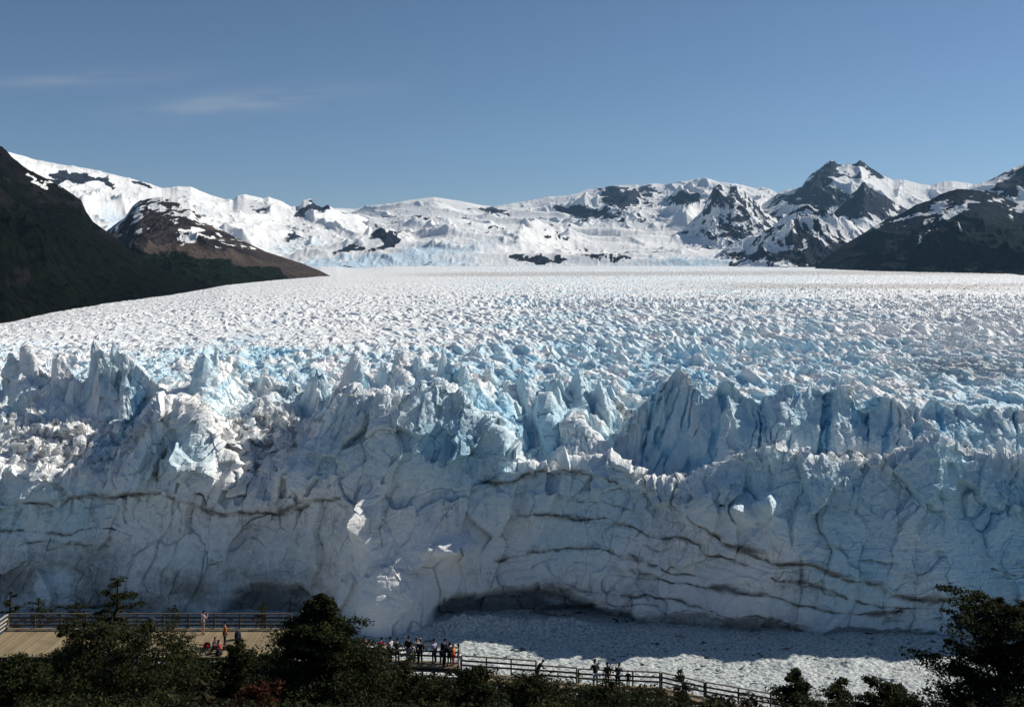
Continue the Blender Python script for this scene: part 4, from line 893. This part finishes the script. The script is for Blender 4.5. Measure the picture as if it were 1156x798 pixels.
def mountain(name, x0, x1, ridge, Yr, baseY, basePy, mat, amp=0.16, wl=400.0, prof=1.0, snow=None, forest=None, nc=420, nr=170, sharp=0.012, seed=0.0, iceblue=None, aniso=1.6, tone=0.5, back=0.5, warp=1.0, knobs=(), rough=0.0):
    px = np.linspace(x0, x1, nc)
    t = np.concatenate([np.linspace(0, 1, nr), 1 + np.linspace(0.02, 1, 24)])[:, None]
    yr = tab(px, Yr); yb = tab(px, baseY)
    Y = yb + (yr - yb) * np.minimum(t, 1) + (yr - yb) * back * 1.6 * np.maximum(t - 1, 0)
    X = (px - CX) / F * Y
    rp = tab(px, ridge)
    kk = np.exp(-np.linspace(-2, 2, 2 * (nc // 22) + 1) ** 2); kk /= kk.sum(); hw = nc // 22
    rsm = np.convolve(np.pad(rp, hw, mode='edge'), kk, 'valid')
    zr = ZC - (rp - HY) / F * yr
    zb = ZC - (tab(px, basePy) - HY) / F * yb
    H = np.maximum(zr - zb, 1)
    tt = np.minimum(t, 1)
    zs = ZC - (rsm - HY) / F * yr; mixr = sstep(tt, 0.55, 1.0)
    Z = zb + ((zs * (1 - mixr) + zr * mixr) - zb) * tt ** prof
    nz = ridged2(X / wl + seed, Y / (wl * aniso) + seed * 2, 6, 0.55) - 0.38
    nb = fbm2(X / (wl * 2.5) + seed * 3, Y / (wl * 2.5), 3)
    w = np.sin(math.pi * np.clip(tt, 0, 1) ** 0.8) ** 0.7
    Z = Z + H * amp * (nz * 1.6 + nb * 0.7) * w
    jag = ridged2(px / 9.0 + seed, px * 0 + seed, 4) - 0.45
    Z = Z + sharp * H * jag[None, :] * sstep(tt, 0.75, 1.0)
    for kx, kY, rx, rY, kh in knobs:
        g = np.exp(-np.abs((px[None, :] - kx) / rx) ** 1.7 - ((Y - kY) / rY) ** 2); Z = Z + kh * g * (0.75 + 0.75 * ridged2(X / 110 + kx, Y / 160, 5))
    if rough: Z = Z + rough * (tents(X / 42, Y / 75, 4, 2.4, 1.4, 0.8, 0.5) - 0.3) * sstep(tt, 0.02, 0.06) * (1 - sstep(tt, 0.16, 0.34)) * (0.5 + 0.9 * fbm2(X / 500, Y / 700, 2))
    Z = np.where(t > 1, Z - (t - 1) * H * 0.55 * (1 + 0.4 * nz), Z)
    Z = np.where(t <= 0.001, Z - 30, Z)
    P = np.stack([X, Y + 0 * X, Z], -1)
    N = grid_normals(P); nzv = np.abs(N[..., 2])
    py = HY + (ZC - Z) / Y * F; pxx = np.repeat(px[None, :], len(t), 0)
    rel = (Z - zb) / H
    wv = warp; wpx = pxx + wv * 26 * fbm2(pxx / 26 + seed, py / 10, 5, 0.6); wpy = py + wv * 11 * fbm2(pxx / 17 + 40 + seed, py / 8, 5, 0.6)
    ctx = dict(px=wpx, py=wpy, rel=rel, nz=nzv, nx=N[..., 0] * np.sign(N[..., 2]), X=X, Y=Y, Z=Z, noise=fbm2(X / (wl * .6) + 7, Y / (wl * .9), 5, 0.6), fine=fbm2(X / (wl * .14) + 7, Y / (wl * .35), 4, 0.65), rid=nz, t=tt + 0 * X)
    me = mesh_from(name, P.reshape(-1, 3), grid_faces(len(t), nc), True)
    z0 = np.zeros(X.shape)
    attr(me, 'snow', snow(ctx) if snow else z0); attr(me, 'forest', forest(ctx) if forest else z0)
    attr(me, 'tone', z0 + tone + 0.4 * ctx['noise']); attr(me, 'iceblue', iceblue(ctx) if iceblue else z0)
    tag(obj(name, me, mat), kind='structure')
    return ctx
def blob(c, cx, cy, rx, ry, rot=0.0):
    dx = c['px'] - cx; dy = c['py'] - cy; a = R(rot); u = dx * math.cos(a) + dy * math.sin(a); v = -dx * math.sin(a) + dy * math.cos(a)
    return np.exp(-(u / rx) ** 2 - (v / ry) ** 2)

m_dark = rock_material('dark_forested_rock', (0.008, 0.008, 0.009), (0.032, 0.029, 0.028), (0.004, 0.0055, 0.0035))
m_shade = rock_material('dark_shaded_slope_rock', (0.008, 0.013, 0.021), (0.030, 0.040, 0.054), (0.008, 0.013, 0.014))  # blue shade of the right-hand slope is put into these rock colours
m_brown = rock_material('brown_rock', (0.028, 0.025, 0.027), (0.095, 0.073, 0.062), (0.008, 0.013, 0.008))
m_grey = rock_material('grey_rock', (0.018, 0.024, 0.036), (0.055, 0.062, 0.078), (0.02, 0.026, 0.02))

# near dark slope on the left
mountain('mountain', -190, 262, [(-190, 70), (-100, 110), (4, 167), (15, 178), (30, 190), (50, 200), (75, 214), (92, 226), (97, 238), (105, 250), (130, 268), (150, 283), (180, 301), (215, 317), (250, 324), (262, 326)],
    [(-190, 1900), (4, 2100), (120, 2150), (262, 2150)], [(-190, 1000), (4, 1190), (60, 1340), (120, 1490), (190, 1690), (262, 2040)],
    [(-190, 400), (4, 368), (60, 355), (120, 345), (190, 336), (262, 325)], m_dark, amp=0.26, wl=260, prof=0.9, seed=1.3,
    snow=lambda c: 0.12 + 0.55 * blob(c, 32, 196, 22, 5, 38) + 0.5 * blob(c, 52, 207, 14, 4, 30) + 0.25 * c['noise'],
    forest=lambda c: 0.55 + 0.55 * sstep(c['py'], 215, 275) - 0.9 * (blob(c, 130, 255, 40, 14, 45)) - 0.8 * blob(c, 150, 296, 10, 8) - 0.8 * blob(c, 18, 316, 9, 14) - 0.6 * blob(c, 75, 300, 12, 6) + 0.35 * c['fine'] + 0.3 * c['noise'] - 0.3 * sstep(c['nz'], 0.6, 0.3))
# brown shoulder behind it
mountain('mountain', 118, 374, [(118, 262), (140, 246), (150, 232), (158, 226), (180, 222), (200, 225), (215, 231), (222, 240), (235, 250), (262, 266), (300, 284), (340, 297), (362, 306), (374, 312)],
    [(118, 3600), (200, 3500), (300, 3050), (374, 2750)], [(118, 1900), (200, 2000), (262, 2080), (310, 2380), (374, 2690)], [(118, 342), (190, 335), (255, 324), (310, 318), (374, 314)],
    m_brown, amp=0.22, wl=340, prof=0.9, seed=4.1, tone=0.55, back=.35,
    snow=lambda c: 0.20 + 0.50 * sstep(c['py'], 292, 232) + 0.40 * c['noise'] + 1.0 * c['fine'] - 0.7 * sstep(c['py'] - 0.12 * (c['px'] - 200), 268, 284) - 0.5 * blob(c, 172, 262, 22, 22) + 0.25 * blob(c, 225, 264, 20, 8) + 0.5 * blob(c, 205, 228, 30, 5, 25) - 0.3 * sstep(c['px'], 265, 300),
    forest=lambda c: 0.1 + 0.75 * sstep(c['py'] - 0.12 * (c['px'] - 200), 278, 302) * sstep(c['px'], 345, 300) + 0.35 * c['noise'])
# snow range behind on the left
mountain('mountain', -190, 420, [(-190, 150), (-60, 160), (10, 172), (25, 175), (40, 180), (60, 184), (80, 187), (100, 190), (125, 196), (150, 202), (168, 207), (182, 212), (192, 212), (200, 210), (215, 211), (228, 216), (240, 221), (255, 225), (263, 226), (268, 221), (275, 219), (285, 221), (297, 224), (303, 222), (318, 227), (328, 233), (338, 233), (342, 226), (350, 224), (356, 231), (364, 234), (370, 231), (376, 235), (400, 240), (420, 250)],
    [(-190, 7000), (180, 7500), (420, 9000)], [(-190, 3600), (120, 4300), (250, 5200), (420, 6600)], [(-190, 300), (150, 290), (300, 296), (420, 297)],
    m_grey, amp=0.23, wl=700, prof=0.75, seed=7.7, nc=640,
    snow=lambda c: 1.0 + 0.35 * c['noise'] - 1.4 * blob(c, 80, 200, 24, 7, 6) - 0.9 * blob(c, 118, 205, 18, 5, 14) - 0.9 * blob(c, 160, 209, 20, 4, 18) - 0.7 * blob(c, 292, 232, 20, 4) - 1.0 * blob(c, 345, 240, 22, 6, -20) - 0.9 * blob(c, 330, 264, 20, 5, 10) - 0.7 * blob(c, 352, 232, 8, 5) - 0.45 * blob(c, 392, 238, 16, 3),
    iceblue=lambda c: 0.15 + 0.7 * blob(c, 130, 245, 40, 22, 30) + 0.5 * blob(c, 340, 282, 60, 16) + 0.4 * c['noise'])
# broad white icefield in the middle
mountain('icefield', 300, 860, [(300, 262), (340, 240), (380, 235), (400, 236), (420, 232), (440, 230), (460, 226), (490, 222.5), (520, 227), (545, 232), (560, 233), (600, 234), (860, 240)],
    [(300, 12000), (860, 13000)], [(300, 5100), (860, 5300)], [(300, 305.5), (860, 305.5)],
    m_grey, amp=0.15, wl=900, prof=0.95, rough=9.0, seed=2.2, nc=560, nr=220, aniso=0.8, sharp=0.004,
    knobs=((432, 6650, 24, 230, 150), (408, 6400, 26, 160, 50), (690, 6000, 26, 120, 52), (608, 5950, 34, 90, 22), (585, 7000, 60, 500, 60)),
    snow=lambda c: 1.05 + 0.25 * c['noise'] - 0.9 * blob(c, 432, 266, 20, 13, 0) - 0.85 * blob(c, 404, 281, 24, 6, -12) - 0.85 * blob(c, 690, 290, 27, 6) + 0.5 * blob(c, 418, 272, 8, 5) + 0.7 * c['fine'] - 0.9 * blob(c, 545, 238, 25, 3, 4) - 0.8 * blob(c, 562, 254, 8, 2.5) - 0.75 * blob(c, 625, 264, 14, 4, 35) - 0.9 * blob(c, 608, 292, 40, 4, 3) - 0.7 * blob(c, 480, 245, 36, 2.5, 3),
    iceblue=lambda c: 0.1 + 0.95 * blob(c, 480, 286, 90, 12, -6) + 0.5 * blob(c, 760, 292, 90, 6) + 0.4 * blob(c, 480, 246, 40, 4) + 0.3 * c['noise'] + 0.5 * sstep(c['py'], 290, 297))
# white range right of the middle
mountain('mountain', 535, 900, [(535, 238), (560, 233), (580, 229), (600, 226), (620, 222), (640, 221), (655, 217), (668, 214), (680, 212), (700, 208.5), (720, 210), (735, 209), (750, 211), (765, 207), (775, 205.5), (790, 205), (802, 205), (830, 207), (860, 214), (900, 225)],
    [(535, 13500), (900, 13500)], [(535, 9000), (900, 9000)], [(535, 268), (900, 275)], m_grey, amp=0.26, wl=800, prof=0.7, seed=3.4, nc=480, sharp=0.02,
    snow=lambda c: 0.92 + 0.35 * c['noise'] + 0.6 * c['fine'] - 0.85 * blob(c, 708, 222, 24, 11, 10) - 0.6 * blob(c, 752, 218, 34, 6, 6) - 0.55 * blob(c, 680, 244, 44, 7, 8) - 0.6 * blob(c, 770, 228, 20, 6) - 0.5 * blob(c, 640, 238, 26, 5) + 0.7 * blob(c, 766, 220, 8, 5),
    iceblue=lambda c: 0.2 + 0.6 * blob(c, 680, 244, 50, 10) + 0.4 * c['noise'])
# rocky pyramid
mountain('mountain', 738, 905, [(738, 285), (755, 272), (768, 262), (782, 248), (793, 237), (800, 222), (806, 211), (812, 208), (818, 211), (824, 210), (829, 208), (838, 214), (848, 223), (858, 233), (866, 241), (876, 246), (890, 256), (905, 268)],
    [(738, 8600), (905, 8600)], [(738, 7200), (905, 7300)], [(738, 284), (905, 290)], m_grey, amp=0.3, wl=420, seed=6.2, nc=320, sharp=0.03,
    snow=lambda c: 0.46 + 0.40 * c['noise'] + 0.6 * c['fine'] + 0.35 * blob(c, 795, 240, 8, 20, 20) + 0.35 * blob(c, 828, 245, 20, 6, 30) + 0.25 * sstep(c['py'], 262, 280) - 0.25 * sstep(c['nz'], 0.75, 0.4) + 0.55 * (c['nz'] - 0.62))
# high twin summit with its snow ridge
mountain('mountain', 845, 1150, [(845, 238), (858, 232), (872, 223), (880, 217), (892, 214), (905, 211), (910, 203), (916, 196), (922, 192), (928, 188), (934, 183), (941, 180), (946, 185), (953, 186), (960, 185), (966, 184), (971, 180), (976, 184), (984, 190), (995, 197), (1008, 203), (1020, 203), (1035, 207), (1050, 209), (1060, 206), (1075, 204), (1090, 206), (1110, 210), (1150, 214)],
    [(845, 10500), (1150, 10500)], [(845, 8300), (1150, 8300)], [(845, 268), (960, 262), (1150, 262)], m_grey, amp=0.24, wl=620, prof=1.05, seed=9.1, nc=420, sharp=0.02,
    snow=lambda c: 0.62 + 0.60 * c['noise'] - 0.65 * blob(c, 930, 196, 20, 10, -35) + 0.4 * blob(c, 940, 205, 20, 5) + 0.5 * blob(c, 1010, 215, 60, 12, 12) - 0.7 * blob(c, 895, 222, 16, 6, -20) - 0.6 * blob(c, 940, 186, 5, 4) - 0.5 * blob(c, 971, 183, 4, 3) - 0.3 * blob(c, 985, 200, 8, 8) - 0.4 * blob(c, 925, 225, 26, 8))
mountain('mountain', 928, 1075, [(928, 252), (938, 243), (946, 235), (955, 225), (962, 218), (968, 213), (972, 207), (976, 204.5), (981, 211), (990, 216), (1000, 221), (1015, 231), (1030, 239), (1050, 247), (1075, 258)],
    [(928, 8000), (1075, 7600)], [(928, 6700), (1075, 6500)], [(928, 275), (1075, 280)], m_grey, amp=0.2, wl=480, seed=12.3, nc=260, sharp=0.03,
    snow=lambda c: 0.28 + 0.4 * c['noise'] + 0.5 * c['fine'] + 0.35 * blob(c, 970, 250, 30, 6, 15) + 0.3 * sstep(c['py'], 240, 262))
# streaked rock ridge at the edge of the ice
mountain('mountain', 800, 1030, [(800, 296), (808, 288), (820, 279), (832, 273), (845, 268), (858, 263), (870, 257), (882, 247), (893, 239), (901, 232), (910, 233), (922, 236), (934, 240), (948, 247), (965, 253), (985, 262), (1005, 274), (1030, 290)],
    [(800, 6400), (1030, 6100)], [(800, 5600), (870, 5000), (1030, 4900)], [(800, 306), (870, 307), (1030, 308)], m_grey, amp=0.34, wl=300, prof=0.95, seed=14.6, nc=380, sharp=0.03,
    snow=lambda c: 0.46 + 0.45 * c['noise'] + 0.6 * c['fine'] + 0.18 * sstep(c['py'], 290, 245) + 0.45 * (c['nz'] - 0.62) - 0.4 * blob(c, 900, 292, 60, 6) - 0.35 * blob(c, 950, 282, 50, 14) + 0.4 * blob(c, 818, 290, 14, 5, 20))
# far right peak
mountain('mountain', 1040, 1346, [(1040, 232), (1065, 222), (1085, 215), (1100, 209), (1112, 205), (1125, 199), (1140, 192), (1150, 187), (1160, 183), (1200, 165), (1260, 150), (1346, 165)],
    [(1040, 7000), (1346, 6600)], [(1040, 5400), (1346, 5000)], [(1040, 260), (1346, 250)], m_grey, amp=0.2, wl=420, seed=17.2, nc=320, sharp=0.02,
    snow=lambda c: 0.60 + 0.5 * c['noise'] - 0.6 * blob(c, 1140, 208, 24, 8, -20) + 0.4 * blob(c, 1110, 213, 24, 5, -20) - 0.2 * sstep(c['px'], 1180, 1260) + 0.5 * (c['nz'] - 0.62))
# dark slope on the right
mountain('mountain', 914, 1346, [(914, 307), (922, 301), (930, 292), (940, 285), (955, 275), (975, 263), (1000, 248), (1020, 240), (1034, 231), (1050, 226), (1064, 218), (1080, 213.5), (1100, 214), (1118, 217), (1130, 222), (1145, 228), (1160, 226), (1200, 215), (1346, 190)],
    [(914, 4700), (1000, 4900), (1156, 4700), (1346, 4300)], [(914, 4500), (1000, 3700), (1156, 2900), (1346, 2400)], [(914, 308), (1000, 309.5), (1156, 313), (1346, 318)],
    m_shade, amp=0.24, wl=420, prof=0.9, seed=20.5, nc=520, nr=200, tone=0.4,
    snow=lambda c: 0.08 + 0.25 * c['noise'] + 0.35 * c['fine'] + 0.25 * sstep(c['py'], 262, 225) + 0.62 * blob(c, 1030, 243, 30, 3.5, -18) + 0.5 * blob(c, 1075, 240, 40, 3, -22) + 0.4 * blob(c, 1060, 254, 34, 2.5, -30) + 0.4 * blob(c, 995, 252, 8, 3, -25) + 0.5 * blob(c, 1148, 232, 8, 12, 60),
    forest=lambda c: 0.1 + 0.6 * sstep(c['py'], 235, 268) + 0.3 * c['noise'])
# ================================================================== light, sky, air, camera
SUN_AZ, SUN_EL = R(64), R(34.5)
w = bpy.data.worlds.new('World'); scene.world = w; w.use_nodes = True
class WT(NT):
    def __init__(s, wd): s.t = wd.node_tree; s.n = s.t.nodes; s.l = s.t.links
t = WT(w); bg = t.n['Background']
sky = t.node('ShaderNodeTexSky'); sky.sky_type = 'NISHITA'; sky.sun_disc = False
sky.sun_elevation = SUN_EL; sky.sun_rotation = SUN_AZ; sky.altitude = 3000; sky.air_density = 1.0; sky.dust_density = 0.0; sky.ozone_density = 3.0
tc = t.node('ShaderNodeTexCoord').outputs['Generated']
sx = t.node('ShaderNodeSeparateXYZ'); t.l.new(tc, sx.inputs[0])
ysafe = t.math('MAXIMUM', sx.outputs[1], 0.02)
a = t.math('DIVIDE', sx.outputs[0], ysafe); e = t.math('DIVIDE', sx.outputs[2], ysafe)
cv = t.node('ShaderNodeCombineXYZ'); t.l.new(a, cv.inputs[0]); t.l.new(e, cv.inputs[1])
mp = t.mapping(cv.outputs[0], (9, 60, 1), (0, 0, R(-7)))
streak = t.noise(mp, 1.0, 6, 0.62)
acc = None
for px, py, rx, ry, am in ((62, 90, 70, 8, .30), (170, 88, 60, 9, .16), (250, 118, 95, 13, .42), (360, 108, 90, 14, .14), (1056, 163, 8, 2.5, .7)):
    dx = t.math('DIVIDE', t.math('SUBTRACT', a, (px - CX) / F), rx / F)
    dy = t.math('DIVIDE', t.math('SUBTRACT', t.math('SUBTRACT', e, (HY - py) / F), t.math('MULTIPLY', t.math('SUBTRACT', a, (px - CX) / F), 0.09)), ry / F)
    g = t.math('POWER', 2.718, t.math('MULTIPLY', t.math('ADD', t.math('MULTIPLY', dx, dx), t.math('MULTIPLY', dy, dy)), -1.0))
    g = t.math('MULTIPLY', g, am); acc = g if acc is None else t.math('ADD', acc, g)
front = t.math('GREATER_THAN', sx.outputs[1], 0.05)
cl = t.math('MULTIPLY', t.math('MULTIPLY', acc, t.ramp(streak, 0.30, 0.75)), front)
mixc = t.n.new('ShaderNodeMix'); mixc.data_type = 'RGBA'; t.l.new(cl, mixc.inputs[0]); t.l.new(sky.outputs[0], mixc.inputs[6]); mixc.inputs[7].default_value = (6.2, 6.6, 7.0, 1)
t.l.new(mixc.outputs[2], bg.inputs['Color']); bg.inputs['Strength'].default_value = SKY_STRENGTH
sun = bpy.data.lights.new('sun', 'SUN'); sun.energy = SUN_ENERGY; sun.angle = R(0.53); sun.color = (1.0, 0.95, 0.87)
so = bpy.data.objects.new('sun', sun); COL.objects.link(so)
d = Vector((math.sin(SUN_AZ) * math.cos(SUN_EL), math.cos(SUN_AZ) * math.cos(SUN_EL), math.sin(SUN_EL)))
so.rotation_euler = (-d).to_track_quat('-Z', 'Y').to_euler(); so.location = d * 400
if HAZE > 0:
    X0, X1, Y0, Y1, Z0, Z1 = -16000, 16000, -200, 19500, -80, 2400
    bm = bmesh.new(); vs = [bm.verts.new(p) for p in ((X0, Y0, Z0), (X1, Y0, Z0), (X1, Y1, Z0), (X0, Y1, Z0), (X0, Y0, Z1), (X1, Y0, Z1), (X1, Y1, Z1), (X0, Y1, Z1))]
    for f in ((3, 2, 1, 0), (4, 5, 6, 7), (0, 1, 5, 4), (1, 2, 6, 5), (2, 3, 7, 6), (3, 0, 4, 7)): bm.faces.new([vs[i] for i in f])
    m = bpy.data.materials.new('haze'); m.use_nodes = True; nt = m.node_tree; nt.nodes.clear()
    out = nt.nodes.new('ShaderNodeOutputMaterial'); pv = nt.nodes.new('ShaderNodeVolumePrincipled'); nt.links.new(pv.outputs[0], out.inputs['Volume'])
    pv.inputs['Color'].default_value = (0.36, 0.66, 1.0, 1); pv.inputs['Density'].default_value = HAZE; pv.inputs['Anisotropy'].default_value = 0.2
    tag(bm_obj('haze', bm, m), 'thin blue air between the viewpoint and the far mountains', 'haze', kind='stuff')
cam = bpy.data.cameras.new('camera'); co = bpy.data.objects.new('camera', cam); COL.objects.link(co); scene.camera = co
co.location = (0, 0, ZC); co.rotation_euler = (R(90), 0, 0)
cam.sensor_width = 36; cam.lens = F / 1156 * 36; cam.shift_y = -(399 - HY) / 1156; cam.clip_start = 0.5; cam.clip_end = 60000
scene.view_settings.view_transform = 'Standard'; scene.view_settings.look = 'None'; scene.view_settings.exposure = EXPOSURE; scene.view_settings.gamma = 1
scene.cycles.max_bounces = 5; scene.cycles.diffuse_bounces = 3; scene.cycles.glossy_bounces = 2; scene.cycles.transmission_bounces = 3; scene.cycles.volume_bounces = 0; scene.cycles.transparent_max_bounces = 6
scene.cycles.use_denoising = True; scene.cycles.use_adaptive_sampling = True; scene.cycles.adaptive_threshold = 0.02
scene.cycles.sample_clamp_indirect = 4.0
